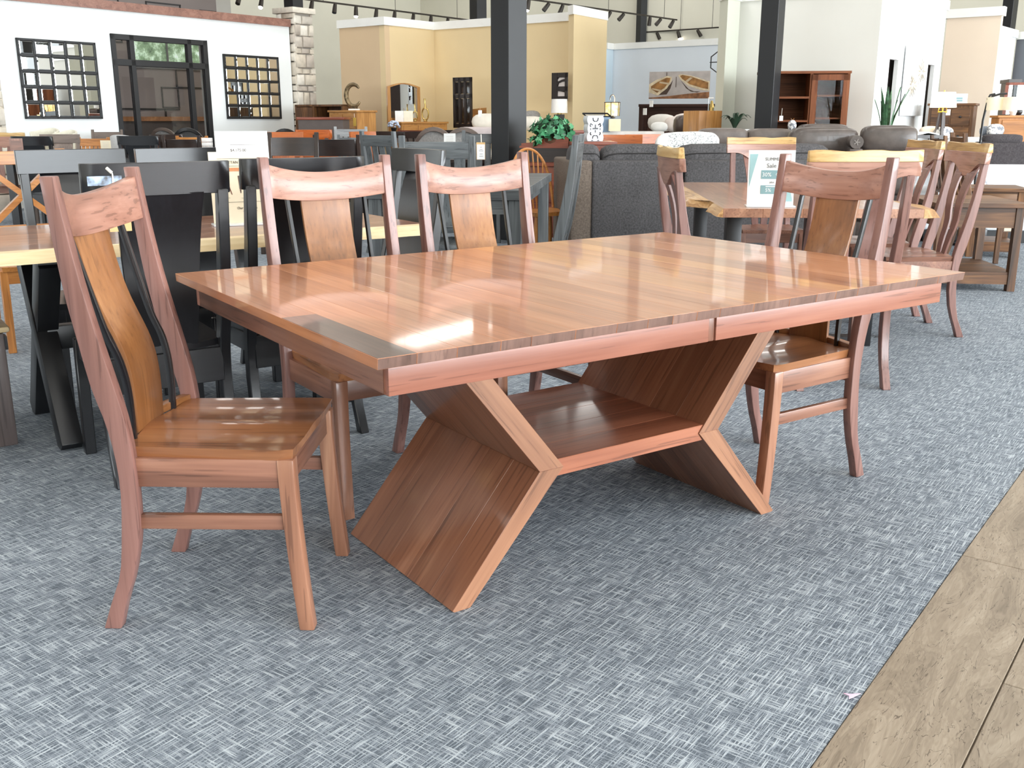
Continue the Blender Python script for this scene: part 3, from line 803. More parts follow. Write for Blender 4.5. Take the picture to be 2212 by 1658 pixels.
def walnut_chair(label):
    t = thing('dining_chair', label, 'chair', group='walnut chairs at the big table')
    wz = wood('walnut_post', (104, 70, 62), (132, 94, 85), (154, 118, 107), axis='z', vary=.1, knots=.3)
    wl = wood('walnut_leg', (116, 76, 58), (152, 106, 82), (184, 138, 108), axis='z', vary=.12)
    wr = wood('walnut_rail', (118, 80, 66), (150, 108, 92), (178, 136, 118), axis='x', vary=.1, knots=1.2)
    for sg in (-1, 1):
        secs = []
        for a, b, z in interp(POST, 26):
            x0, x1 = sg * .2015, sg * .2315
            secs.append([(x0, a, z), (x1, a, z), (x1, b, z), (x0, b, z)])
        MB().rings(secs).build('rear_leg', wz, t, bevel=.003)
        fl = []
        for k in range(10):
            u = k / 9; z = lerp(.428, 0, u); w = lerp(.0395, .036, u) / 2
            cy = lerp(.1975, .2275, u ** 1.5); cx = sg * lerp(.200, .207, u)
            fl.append([(cx - w, cy - w, z), (cx + w, cy - w, z), (cx + w, cy + w, z), (cx - w, cy + w, z)])
        MB().rings(fl).build('front_leg', wl, t, bevel=.004)
        MB().bb(sg * .196, sg * .216, -.160, .182, .358, .427).build('side_rail', walnut('y'), t, bevel=.001)
        MB().bar((sg * .210, -.172, .2715), (sg * .205, .19, .2715), .018, .036).build('stretcher', walnut('y'), t, bevel=.002)
    MB().bb(-.185, .185, .186, .205, .362, .427).build('front_rail', walnut('x'), t, bevel=.001)
    MB().bb(-.2, .2, -.172, -.154, .345, .427).build('rear_rail', walnut('x'), t, bevel=.001)
    seat_mesh(.446, .408, .217, -.165, .452, .026).build('seat', wood('walnut_seat', (112, 66, 38), (158, 104, 66), (192, 138, 94), axis='y', vary=.08, coat=.6, crough=.09, scale=.7), t, bevel=0)
    # bent lip along the back of the seat
    arc = [(x_, -.172 - .042 * (1 - (x_ / .2) ** 2)) for x_ in [(-.2 + .4 * i / 14) for i in range(15)]]
    MB().rings([[(x_, y_ - .02, .443), (x_, y_ + .008, .443), (x_, y_ + .008, .464), (x_, y_ - .02, .464)] for x_, y_ in arc]).build('back_shoe', walnut_sap('x'), t, bevel=.002)
    secs = []
    for i in range(21):
        s_ = -1 + 2 * i / 20; c2 = 1 - s_ * s_
        zt_, zb = 1.039 - .030 * c2, .934 - .018 * c2
        ring = []
        for z, off in ((zb, 0), (zt_, 0)):
            a, b = post_at(z); yc = (a + b) / 2 - .042 * c2
            ring.append((yc - .011, yc + .011, z))
        x_ = s_ * .203
        secs.append([(x_, ring[0][0], ring[0][2]), (x_, ring[0][1], ring[0][2]), (x_, ring[1][1], ring[1][2]), (x_, ring[1][0], ring[1][2])])
    MB().rings(secs).build('crest_rail', wr, t, bevel=.0025)
    secs = []
    for y_, z in [(p.x, p.y) for p in interp([(a, b, 0) for a, b in SPL], 24)]:
        hw_ = lerp(.080, .087, min(1, (z - .44) / .5)); 
        secs.append([(-hw_, y_ - .006, z), (hw_, y_ - .006, z), (hw_, y_ + .006, z), (-hw_, y_ + .006, z)])
    MB().rings(secs).build('splat', walnut_sap('z'), t, bevel=.002)
    for sg in (-1, 1):
        secs = []
        for y_, z in [(p.x, p.y) for p in interp([(a, b, 0) for a, b in SPI], 22)]:
            x_ = sg * lerp(.128, .139, (z - .44) / .5)
            secs.append([(x_ - .006, y_ - .008, z), (x_ + .006, y_ - .008, z), (x_ + .006, y_ + .008, z), (x_ - .006, y_ + .008, z)])
        MB().rings(secs).build('spindle', black_wood('z'), t, bevel=.0015)['label'] = 'thin black spindle'
    return t
wc = walnut_chair('walnut dining chair standing alone at the table\'s left end, facing right')
wc.location = (-.709, 2.358, 0); wc.rotation_euler = (0, 0, head((cos(radians(-2)), sin(radians(-2)))))
c2 = Vector((-.522, 2.816, 0)) + E2 * .217 + E1 * .222
dup(wc, 'walnut dining chair tucked behind the table, the one nearer its left end', c2, head(-E2))
dup(wc, 'walnut dining chair tucked behind the table, the one nearer the black column', c2 + E1 * .555 - E2 * .03, head(-E2))
c4 = Vector((1.156, 3.174, 0)) - E1 * .208 + E2 * .2165
dup(wc, 'walnut dining chair at the table\'s right end, facing left', c4, head(-E1))
# ================================================================ chair builders for the hall
def legs_std(t, mz, w=.40, yf=.19, h=.43, sz=.038, rear_to=None, flare=.03):
    for sg in (-1, 1):
        MB().hexa([(sg * (w / 2 + .005) - sz / 2, yf - sz / 2, 0), (sg * (w / 2 + .005) + sz / 2, yf - sz / 2, 0), (sg * (w / 2 + .005) + sz / 2, yf + sz / 2, 0), (sg * (w / 2 + .005) - sz / 2, yf + sz / 2, 0),
                   (sg * w / 2 - sz / 2, yf - sz / 2, h), (sg * w / 2 + sz / 2, yf - sz / 2, h), (sg * w / 2 + sz / 2, yf + sz / 2, h), (sg * w / 2 - sz / 2, yf + sz / 2, h)]).build('front_leg', mz, t, bevel=.003, seg=1)
def rear_posts(t, mz, xw, top=1.06, sz=.034):
    k = top / 1.062
    for sg in (-1, 1):
        secs = []
        for a, b, z in interp(POST, 14):
            x0, x1 = sg * (xw - sz / 2), sg * (xw + sz / 2)
            secs.append([(x0, a, z * k), (x1, a, z * k), (x1, b, z * k), (x0, b, z * k)])
        MB().rings(secs).build('rear_leg', mz, t, bevel=.003, seg=1)
def backy(z): a, b = post_at(min(z, 1.06)); return (a + b) / 2
def crest(t, mat, w, z0, z1, curve=.03, th=.022, dip0=0, dip1=0, n=12, name='crest_rail', y_off=0.0, wave=None):
    secs = []
    for i in range(n + 1):
        s_ = -1 + 2 * i / n; c_ = 1 - s_ * s_
        za, zb = z0 - dip0 * c_, z1 - dip1 * c_
        if wave: za -= wave(s_)
        ya, yb = backy(za) - curve * c_ + y_off, backy(zb) - curve * c_ + y_off
        x_ = s_ * w / 2
        secs.append([(x_, ya - th / 2, za), (x_, ya + th / 2, za), (x_, yb + th / 2, zb), (x_, yb - th / 2, zb)])
    return MB().rings(secs).build(name, mat, t, bevel=.002, seg=1)
def slat(t, mat, x0, x1, z0, z1, w0, w1, th=.012, y_off=0.0, name='back_slat', scurve=.03):
    secs = []
    for i in range(11):
        u = i / 10; z = lerp(z0, z1, u); x_ = lerp(x0, x1, u); hw_ = lerp(w0, w1, u) / 2
        y_ = backy(z) + y_off + scurve * (sin(pi * min(1, (1 - u) * 1.6)) * .7 - .5 * u)
        secs.append([(x_ - hw_, y_ - th / 2, z), (x_ + hw_, y_ - th / 2, z), (x_ + hw_, y_ + th / 2, z), (x_ - hw_, y_ + th / 2, z)])
    return MB().rings(secs).build(name, mat, t, bevel=.0015, seg=1)
def base_std(t, mf, w=.44, z=.45, pad=None):
    """seat, rails, front legs; mf(axis) gives the wood"""
    legs_std(t, mf('z'))
    if pad: MB().cushion((0, .02, z - .012), (w, .42, .07), 8, 5.0).build('seat', pad, t)
    else: seat_mesh(w, w - .03, .217, -.165, z, .026, nx=8, ny=6).build('seat', mf('y'), t)
    m_ = MB()
    for sg in (-1, 1): m_.bb(sg * (w / 2 - .028), sg * (w / 2 - .01), -.16, .18, .36, z - .025)
    m_.bb(-.19, .19, .185, .203, .36, z - .025); m_.bb(-.19, .19, -.172, -.154, .36, z - .025)
    m_.build('seat_frame', mf('x'), t)
def panel_chair(label, mf, group=None, ztop=1.05):
    """heavy chair with broad crest board and broad bent splat"""
    t = thing('dining_chair', label, 'chair', group=group)
    base_std(t, mf); rear_posts(t, mf('z'), .200, .96, .036)
    crest(t, mf('x'), .456, .948, ztop, .026, .026)
    slat(t, mf('z'), 0, 0, .44, .955, .215, .272, .013, -.012, 'splat', .034)
    m_ = MB().bb(-.19, .19, -.19, -.168, .30, .42); m_.build('rear_rail', mf('x'), t, bevel=.002, seg=1)
    return t
LIVE = wood('live_edge_sapwood', (196, 164, 116), (226, 202, 158), (240, 224, 190), axis='x', vary=.04, pores=.1, rough=.45)
STRIP = wood('live_edge_strip', (138, 100, 54), (186, 148, 90), (214, 184, 130), axis='x', vary=.06, pores=.2, rough=.4, knots=1.2)
LIVEY = wood('live_edge_sapwood', (196, 164, 116), (226, 202, 158), (240, 224, 190), axis='y', vary=.04, pores=.1, rough=.35)
def live_chair(label, group=None):
    t = thing('dining_chair', label, 'chair', group=group)
    base_std(t, walnut); rear_posts(t, wood('walnut_post', (112, 78, 68), (144, 106, 95), (166, 130, 118), axis='z'), .198, .95, .036)
    wv = lambda s_: .072 * (0.5 + .5 * cos(pi * min(1, abs(s_) / .72)))
    crest(t, wood('walnut_rail', (118, 80, 66), (150, 108, 92), (178, 136, 118), axis='x'), .49, .945, 1.006, .024, .030, wave=wv, n=20)
    secs = []; rr = random.Random(3)
    for i in range(17):
        s_ = -1 + 2 * i / 16; c_ = 1 - s_ * s_; x_ = s_ * .2455; y_ = backy(1.04) - .024 * c_
        zt_ = 1.052 + .003 * sin(i * .9) + rr.uniform(-.001, .001)
        secs.append([(x_, y_ - .016, 1.005), (x_, y_ + .016, 1.005), (x_, y_ + .010, zt_), (x_, y_ - .012, zt_)])
    MB().rings(secs).build('live_edge_strip', STRIP, t, bevel=.002, seg=1)['label'] = 'pale live edge along the top'
    for sg in (-1, 1): slat(t, wood('walnut_post', (112, 78, 68), (144, 106, 95), (166, 130, 118), axis='z'), sg * .030, sg * .078, .44, .93, .045, .088, .013, -.008, 'back_slat', .034)
    return t
def slat_chair(label, mf, group=None, n=5, ztop=1.05, zpost=1.085, pad=None, rail=.095, ms=None):
    t = thing('dining_chair', label, 'chair', group=group)
    base_std(t, mf, pad=pad); rear_posts(t, mf('z'), .205, zpost, .036)
    crest(t, mf('x'), .38, ztop - rail, ztop, .012, .022)
    crest(t, mf('x'), .38, .52, .56, .008, .02, name='lower_rail')
    for i in range(n):
        x_ = (-1 + 2 * (i + .5) / n) * .175
        slat(t, ms or mf('z'), x_, x_, .55, ztop - rail + .005, .26 / n, .26 / n, .01, -.004, 'back_slat', .008)
    return t
def comb_chair(label, mf, group=None):
    t = thing('dining_chair', label, 'chair', group=group)
    base_std(t, mf)
    crest(t, mf('x'), .50, .90, .985, .06, .022, dip1=-.004, n=14)
    for i in range(6):
        x_ = -.19 + .38 * i / 5
        slat(t, mf('z'), x_ * .9, x_, .44, .92, .02, .02, .014, -.02, 'spindle', .02)
    for sg in (-1, 1):
        MB().bar((sg * .18, -.15, .43), (sg * .2, -.24, 0), .03).build('rear_leg', mf('z'), t)
    return t
def arch_chair(label, mf, pad, group=None):
    """round-backed upholstered chair"""
    t = thing('dining_chair', label, 'chair', group=group)
    base_std(t, mf, pad=pad)
    outer, inner = MB(), MB()
    N = 16; secs = []
    for i in range(N + 1):
        a = pi * i / N
        x_, z_ = .235 * cos(a), .70 + .27 * sin(a)
        xi, zi = .195 * cos(a), .70 + .225 * sin(a)
        y_ = backy(z_) - .05 * sin(a); secs.append([(x_, y_ - .02, z_), (x_, y_ + .02, z_), (xi, y_ + .02, zi), (xi, y_ - .02, zi)])
    MB().rings(secs).build('back_frame', mf('x'), t, bevel=.003, seg=1)
    MB().rings([[(lerp(-1, 1, i / 10) * .2, backy(.75) - .03 - .02 + .006 * k, .55 + k * 0 + (.35 + .0) * 0) for i in range(11)] for k in (0, 1)]) if False else None
    pts = [(.2 * cos(pi * i / 14), .70 + .23 * sin(pi * i / 14)) for i in range(15)] + [(-.19, .56), (.19, .56)]
    MB().prism(pts, (backy(.8) - .055, backy(.8) - .015), 'y').build('back_pad', pad, t, bevel=.008)
    for sg in (-1, 1):
        MB().hexa([(sg * .215 - .018, -.26, 0), (sg * .215 + .018, -.26, 0), (sg * .215 + .018, -.224, 0), (sg * .215 - .018, -.224, 0),
                   (sg * .215 - .018, -.25, .74), (sg * .215 + .018, -.25, .74), (sg * .215 + .018, -.214, .74), (sg * .215 - .018, -.214, .74)]).build('rear_leg', mf('z'), t)
    return t
def barrel_chair(label, fab, mf, group=None):
    t = thing('upholstered_chair', label, 'chair', group=group)
    legs_std(t, mf('z'), h=.36)
    MB().cushion((0, .02, .42), (.50, .48, .14), 8, 5.0).build('seat', fab, t)
    secs = []
    for i in range(15):
        a = pi + pi * i / 14
        x_, y_ = .25 * cos(a), .02 + .27 * sin(a)
        xi, yi = .205 * cos(a), .02 + .225 * sin(a)
        zt_ = .98 - .04 * abs(cos(a)) ** 2
        secs.append([(x_, y_, .38), (xi, yi, .38), (xi * 1.02, yi * 1.02, zt_), (x_ * 1.02, y_ * 1.02, zt_)])
    MB().rings(secs).build('backrest', fab, t, bevel=.012)
    for sg in (-1, 1): MB().bar((sg * .17, -.14, .38), (sg * .18, -.2, 0), .034).build('rear_leg', mf('z'), t)
    return t
def hoop_chair(label, mf, group=None):
    t = thing('windsor_chair', label, 'chair', group=group)
    seat_mesh(.45, .40, .21, -.2, .45, .035, nx=8, ny=6).build('seat', mf('y'), t)
    for sx in (-1, 1):
        for sy_ in (-1, 1):
            MB().tube([(sx * .15, sy_ * .13, .43), (sx * .175, sy_ * .16, .25), (sx * .20, sy_ * .2, 0)], [.014, .02, .012]).build('leg', mf('z'), t)
    hp = []
    for i in range(25):
        a = pi * i / 24; hp.append((.21 * cos(a) * (1 + .08 * sin(a)), -.17 - .11 * (sin(a) ** .8), .45 + .52 * sin(a) ** .75))
    MB().tube(hp, .013).build('hoop', mf('x'), t)
    for i in range(7):
        x_ = -.15 + .3 * i / 6; a = math.acos(max(-1, min(1, x_ / .235)))
        MB().tube([(x_ * .7, -.165, .45), (x_ * .86, -.22, .7), (x_, -.17 - .11 * sin(a) ** .8, .45 + .52 * sin(a) ** .75)], [.008, .010, .006], 6).build('spindle', mf('z'), t)
    return t
def bow_chair(label, mf, group=None):
    """chair with two plain posts and a bowed crest between them, solid splat"""
    t = thing('dining_chair', label, 'chair', group=group)
    base_std(t, mf); rear_posts(t, mf('z'), .205, 1.0, .036)
    crest(t, mf('x'), .39, .80, .955, .04, .02)
    crest(t, mf('x'), .39, .62, .68, .03, .02, name='lower_rail')
    return t

# ================================================================ live edge table and its chairs (left)
lt = thing('live_edge_table', 'long walnut table with a pale live edge on black crossed legs', 'table', uvp(.78, 4.04), TA)
wl_top = wood('table_plank', (120, 78, 58), (156, 110, 84), (186, 140, 110), axis='x', vary=.12, coat=.5, rough=.3, crough=.08)
rr = random.Random(11)
L2, W2 = 2.52, .84
def live_line(x0, x1, n, y, amp, seed):
    r_ = random.Random(seed); return [(lerp(x0, x1, i / n), y + r_.uniform(-amp, amp) + amp * sin(i * .8)) for i in range(n + 1)]
for i in range(5):
    y0 = -W2 / 2 + W2 * i / 5; MB().bb(-L2 / 2, L2 / 2, y0 + .0003, y0 + W2 / 5 - .0003, .715, .76).build('plank', wl_top, lt, bevel=.001, seg=1, smooth=0)
for sg in (-1, 1):
    e = live_line(-L2 / 2, L2 / 2, 26, W2 / 2 + .035, .009, 5 + sg)
    secs = []
    for x_, y_ in e: secs.append([(x_, sg * (W2 / 2), .715), (x_, sg * (y_ + .012), .718), (x_, sg * (y_ - .006), .757), (x_, sg * (W2 / 2), .76)])
    MB().rings(secs).build('live_edge', LIVE, lt, smooth=60)['label'] = 'pale sapwood live edge'
MB().bb(L2 / 2 - .002, L2 / 2 + .003, -W2 / 2, W2 / 2, .716, .759).build('end_grain', LIVEY, lt, smooth=0)
blk = plain('black_steel', (24, 24, 26), .35, .0, .5, mottle=.05)
for xx in (-.16, .90):
    MB().bar((xx, -.25, 0), (xx, .24, .70), .10, .075, up=(1, 0, 0)).build('leg', blk, lt, bevel=.003)
    MB().bar((xx + .004, .36, 0), (xx + .004, -.20, .70), .10, .075, up=(1, 0, 0)).build('leg', blk, lt, bevel=.003)
    MB().bb(xx - .05, xx + .05, -.34, .34, .695, .715).build('leg_plate', blk, lt)
MB().bb(-.16, .90, -.03, .03, .33, .42).build('stretcher', blk, lt, bevel=.003)
# bench pushed below
bn = thing('bench', 'grey legged bench with a pale edged brown seat under the live edge table', 'bench', uvp(-.19, 4.19), TA)
bm_ = MB(); bm_.bb(-.7, .68, -.235, .235, .425, .45); bm_.build('seat', wood('bench_edge', (196, 168, 126), (216, 190, 148), (228, 206, 168), axis='x'), bn, bevel=.012)
MB().cushion((-.01, 0, .455), (1.36, .45, .04), 8, 8).build('seat_pad', plain('taupe_leather', (134, 116, 104), .45), bn)
for xx in (-.64, .62):
    for yy in (-.2, .2): MB().bb(xx - .036, xx + .036, yy - .036, yy + .036, 0, .425).build('leg', wood('taupe_stain', (58, 50, 48), (84, 74, 72), (104, 94, 92), axis='z'), bn, bevel=.004)
MB().bb(-.62, .6, -.21, -.19, .33, .425).build('bench_rail', wood('taupe_stain', (58, 50, 48), (84, 74, 72), (104, 94, 92), axis='x'), bn)
MB().bb(.655, .668, -.215, -.16, .36, .41).build('bracket', blk, bn)

pc = panel_chair('black chair with a price tag on a string, back to the viewer', black_wood, 'black chairs at the live edge table')
def back_at(u, v, heading): # place so that its back line centre (local y=-.26) sits at u,v
    return uvp(u, v) + Vector(heading) * .26
pc.location = back_at(.872, 3.25, E2); pc.rotation_euler = (0, 0, head(E2))
tape = MB().bb(-.215, -.115, -.3005, -.2995, .985, 1.013)
dup(pc, 'second black chair back to the viewer, behind the middle walnut chair', back_at(1.40, 3.34, E2), head(E2))
dup(pc, 'black chair facing the viewer across the live edge table, leftmost of two', back_at(.93, 4.80, -E2), head(-E2))
dup(pc, 'black chair facing the viewer across the live edge table, left of the paper signs', back_at(1.415, 4.74, -E2), head(-E2))
dup(pc, 'black chair at the right end of the live edge table', back_at(2.215, 3.99, -E1), head(-E1))
tape.build('tape_patch', plain('clear_tape', (128, 146, 170), .2, mottle=.5, mscale=40), pc)['label'] = 'shiny strip of clear tape'
tg = thing('price_tag', 'kraft price tag hanging by a white string on the black chair', 'tag', pc.location, pc.rotation_euler.z)
MB().tube([(-.15, -.296, 1.035), (-.142, -.304, 1.02), (-.14, -.304, .965), (-.132, -.303, .925)], .0022, 6).build('string', plain('white_string', (226, 220, 208), .9), tg)
MB().tube([(-.142, -.304, 1.02), (-.146, -.305, .97), (-.136, -.304, .925)], .0016, 6).build('string', plain('white_string', (226, 220, 208), .9), tg)
MB().tube([(-.156, -.298, 1.037), (-.15, -.302, 1.03), (-.143, -.304, 1.022)], .005, 6).build('knot', plain('white_string', (226, 220, 208), .9), tg)
MB().bb(-.165, -.10, -.302, -.3, .845, .925).build('card', plain('kraft_card', (206, 170, 118), .8), tg)
# tag below the right end of the live edge table
tg = thing('price_tag', 'kraft price tag hanging under the right end of the live edge table', 'tag', uvp(2.035, 3.60, 0), TA)
MB().tube([(0, 0, .715), (.004, -.004, .665), (-.002, 0, .61)], .002, 6).build('string', plain('white_string', (226, 220, 208), .9), tg)
MB().bb(-.033, .037, -.006, -.004, .52, .61).build('card', plain('kraft_card', (206, 170, 118), .8), tg)
MB().bb(-.027, .033, -.0075, -.006, .53, .595).build('paper', plain('white_paper', (240, 240, 238), .8), tg)

# golden chair with crossed back beyond
gx = thing('dining_chair', 'golden wood chair with a crossed back behind the bluish black chair', 'chair')
base_std(gx, oak); rear_posts(gx, oak('z'), .22, 1.02, .05)
crest(gx, oak('x'), .42, .94, 1.01, .0, .03); crest(gx, oak('x'), .42, .56, .62, .0, .03, name='lower_rail')
for sg in (-1, 1): MB().bar((sg * .2, backy(.6), .6), (-sg * .2, backy(.94), .96), .03, .05, up=(0, 1, 0)).build('cross_brace', oak('x'), gx)
p_ = at(28, 352, 5.2); gx.location = (p_.x + .02, 5.3, 0); gx.rotation_euler = (0, 0, head(-E2))

# ---------------------------------------------------------------- paper signs on the left table
white_paper = plain('white_paper', (240, 240, 238), .8); cream_paper = plain('cream_paper', (226, 214, 188), .8)
ink = plain('print_ink', (96, 90, 84), .8); rust_ink = plain('rust_ink', (206, 140, 96), .8)
acry = plain('clear_plastic_rim', (232, 238, 240), .15)
def sign_stand(label, p, rz, w, h, paper, tilt=.12, group=None, name='sign_holder'):
    t = thing(name, label, 'sign', p, rz, group)
    MB().box((0, 0, .004), (w + .012, .09, .006)).build('foot', acry, t)
    r3 = Matrix.Rotation(-tilt, 3, 'X')
    MB().box((0, -sin(-tilt) * h / 2 * 1.0, .008 + h / 2 * cos(tilt)), (w, .004, h), r3).build('sheet', paper, t)
    return t
def on_sheet(t, h, tilt=.12):
    """place x,z (from sheet bottom) to a point just in front of the sheet"""
    def P(x_, z_): return (x_, sin(tilt) * z_ - .0035, .008 + z_ * cos(tilt))
    return P, (pi / 2 - tilt, 0, 0)
def rules(t, P, tilt, items):
    r3 = Matrix.Rotation(-tilt, 3, 'X')
    for x_, z_, w_, h_, m_ in items: MB().box(P(x_, z_), (w_, .0008, h_), r3).build('printed_rule', m_, t, smooth=0)
q = atz(540, 484, .76)
sg1 = sign_stand('cream collection sign with a chair and a cabinet pictured on it', (q.x - .02, q.y - .02, .76), radians(24), .235, .285, cream_paper)
P, R = on_sheet(sg1, .285)
text('lettering', 'MANHATTAN COLLECTION', .0155, ink, sg1, P(.0, .243), R)
text('lettering', 'SOLID WALNUT DINING', .0085, plain('pale_ink', (190, 120, 80), .8), sg1, P(.0, .2165), R)
rules(sg1, P, .12, [(0, .215, .231, .014, rust_ink), (0, .258, .17, .0012, ink), (0, .229, .17, .0012, ink), (0, .085, .18, .0012, ink), (-.07, .102, .05, .001, ink), (.03, .1, .06, .001, ink)])
text('lettering', 'Our Furniture', .014, ink, sg1, P(.02, .06), R)
rules(sg1, P, .12, [(.03, .047, .06, .001, ink)])
pic = plain('printed_brown', (84, 66, 60), .8)
r3 = Matrix.Rotation(-.12, 3, 'X')
def flat(t, P, polys, mat, name='picture'):
    m_ = MB()
    for poly in polys:
        b = m_.addv([P(x_, z_) for x_, z_ in poly]); m_.face([b + i for i in range(len(poly))])
    return m_.build(name, mat, t, smooth=0)
flat(sg1, P, [[(-.008, .19), (-.004, .135), (.062, .148), (.064, .19)], [(-.004, .135), (-.002, .12), (.001, .12), (.002, .137)], [(.022, .14), (.022, .113), (.026, .113), (.026, .141)]], pic)
flat(sg1, P, [[(-.092, .199), (-.064, .199), (-.066, .194), (-.09, .194)], [(-.09, .194), (-.086, .194), (-.07, .155), (-.074, .155)], [(-.069, .194), (-.066, .194), (-.062, .155), (-.066, .155)], [(-.076, .172), (-.066, .172), (-.066, .158), (-.076, .158)],
                [(-.074, .158), (-.042, .16), (-.045, .153), (-.072, .152)], [(-.083, .17), (-.081, .17), (-.082, .12), (-.084, .12)], [(-.067, .154), (-.064, .154), (-.063, .115), (-.066, .115)], [(-.05, .155), (-.046, .155), (-.035, .115), (-.038, .115)]], plain('printed_redbrown', (104, 52, 38), .8))
q = atz(520, 470, .76)
sg2 = sign_stand('white price sheet in a holder standing behind the cream sign', (q.x - .03, q.y + .24, .76), radians(24), .235, .36, white_paper)
P, R = on_sheet(sg2, .36)
rules(sg2, P, .12, [(.02, .30, .15, .0015, ink), (.0, .26, .17, .0008, rust_ink), (.02, .325, .09, .002, plain('pale_ink2', (214, 208, 200), .8))])
text('lettering', '$4,175.00', .018, ink, sg2, P(-.02, .275), R)
rules(sg2, P, .12, [(0, .235, .12, .0012, plain('pale_ink2', (214, 208, 200), .8)), (.0, .165, .08, .0012, plain('pale_ink2', (214, 208, 200), .8))])

# ================================================================ second live edge table (right) and its chairs
t2 = thing('live_edge_table', 'walnut live edge table on black steel legs before the grey sofa', 'table', (1.56, 5.86, 0), radians(-3))
W3, L3 = .96, 2.06
for i in range(5):
    x0 = -W3 / 2 + W3 * i / 5
    MB().bb(x0 + .0003, x0 + W3 / 5 - .0003, -L3 / 2, L3 / 2, .716, .76).build('plank', wood('table_plank', (120, 78, 58), (156, 110, 84), (186, 140, 110), axis='y', vary=.12, coat=.5, rough=.3, crough=.08), t2, bevel=.001, seg=1, smooth=0)
for sg in (-1, 1):
    e = live_line(-L3 / 2, L3 / 2, 22, W3 / 2 + (.10 if sg < 0 else .06), .016, 31 + sg)
    secs = []
    for y_, x_ in e:
        k_ = (0.10 if sg < 0 and y_ < -.55 else 0)  # a bite near the viewer
        secs.append([(sg * W3 / 2, y_, .716), (sg * (x_ - k_ + .03), y_, .72), (sg * (x_ - k_), y_, .757), (sg * W3 / 2, y_, .76)])
    MB().rings(secs).build('live_edge', wood('burl_edge', (130, 84, 36), (186, 138, 80), (214, 176, 124), axis='y', vary=.03, knots=1.5), t2, smooth=60)['label'] = 'rough pale live edge'
for yy in (-.62, .66):
    for sg in (-1, 1): MB().bb(sg * .36 - .04, sg * .36 + .04, yy - .04, yy + .04, 0, .716).build('leg', blk, t2, bevel=.003)
    MB().bb(-.36, .36, yy - .04, yy + .04, 0, .05).build('leg_foot', blk, t2)
    MB().bb(-.36, .36, yy - .03, yy + .03, .68, .716).build('leg_plate', blk, t2)
GRP = 'live edge chairs round the right table'
def back_xy(x_, y_, d): d = Vector((d[0], d[1], 0)).normalized(); return Vector((x_, y_, 0)) + d * .26
lc = live_chair('live edge topped walnut chair at the far end of the right table', GRP)
lc.location = back_xy(1.78, 7.25, (0, -1)); lc.rotation_euler = (0, 0, head((.0, -1)))
dup(lc, 'live edge topped chair seen edge on at the right table\'s left side', back_xy(.765, 4.84, (1, .06)), head((1, .06)))
dup(lc, 'live edge topped chair with its back right behind the far right walnut chair', back_xy(1.49, 4.28, (-.05, 1)), head((-.05, 1)))
dup(lc, 'live edge topped chair on the right table\'s right side, nearer the brown end table', back_xy(2.52, 5.62, (-1, -.02)), head((-1, -.02)))
dup(lc, 'live edge topped chair on the right table\'s right side, the farther one', back_xy(2.52, 6.22, (-1, -.02)), head((-1, -.02)))
# sale sign on that table
q = atz(1668, 448, .76)
teal = plain('teal_print', (150, 184, 186), .7)
sg3 = sign_stand('white sale sign with teal corners on the right live edge table', (q.x, q.y + .05, .76), radians(-6), .225, .265, white_paper)
P, R = on_sheet(sg3, .265)
flat(sg3, P, [[(-.106, .247), (-.066, .247), (-.106, .085)], [(.106, .018), (.106, .03), (.085, .115), (.062, .115), (.04, .018)]], teal, 'printed_corner')
rules(sg3, P, .12, [(.01, .148, .118, .042, plain('teal_band', (128, 160, 164), .7)), (.01, .075, .118, .042, plain('teal_band', (128, 160, 164), .7))])
P2 = lambda a, b: (P(a, b)[0], P(a, b)[1] - .001, P(a, b)[2])
text('lettering', 'SUMMER', .022, plain('grey_ink', (120, 120, 120), .8), sg3, P2(.01, .222), R)
text('lettering', 'Sale', .03, plain('grey_ink', (120, 120, 120), .8), sg3, P2(.0, .19), R)
text('lettering', '30%', .027, white_paper, sg3, P2(-.022, .147), R)
text('lettering', 'OFF', .016, white_paper, sg3, P2(.035, .148), R)
text('lettering', '5%', .024, white_paper, sg3, P2(-.012, .072), R)
text('lettering', 'CASH', .012, white_paper, sg3, P2(.035, .07), R)
rules(sg3, P2, .12, [(.015, .09, .08, .004, white_paper)])
text('lettering', 'plus', .014, plain('grey_ink', (120, 120, 120), .8), sg3, P2(.005, .111), R)

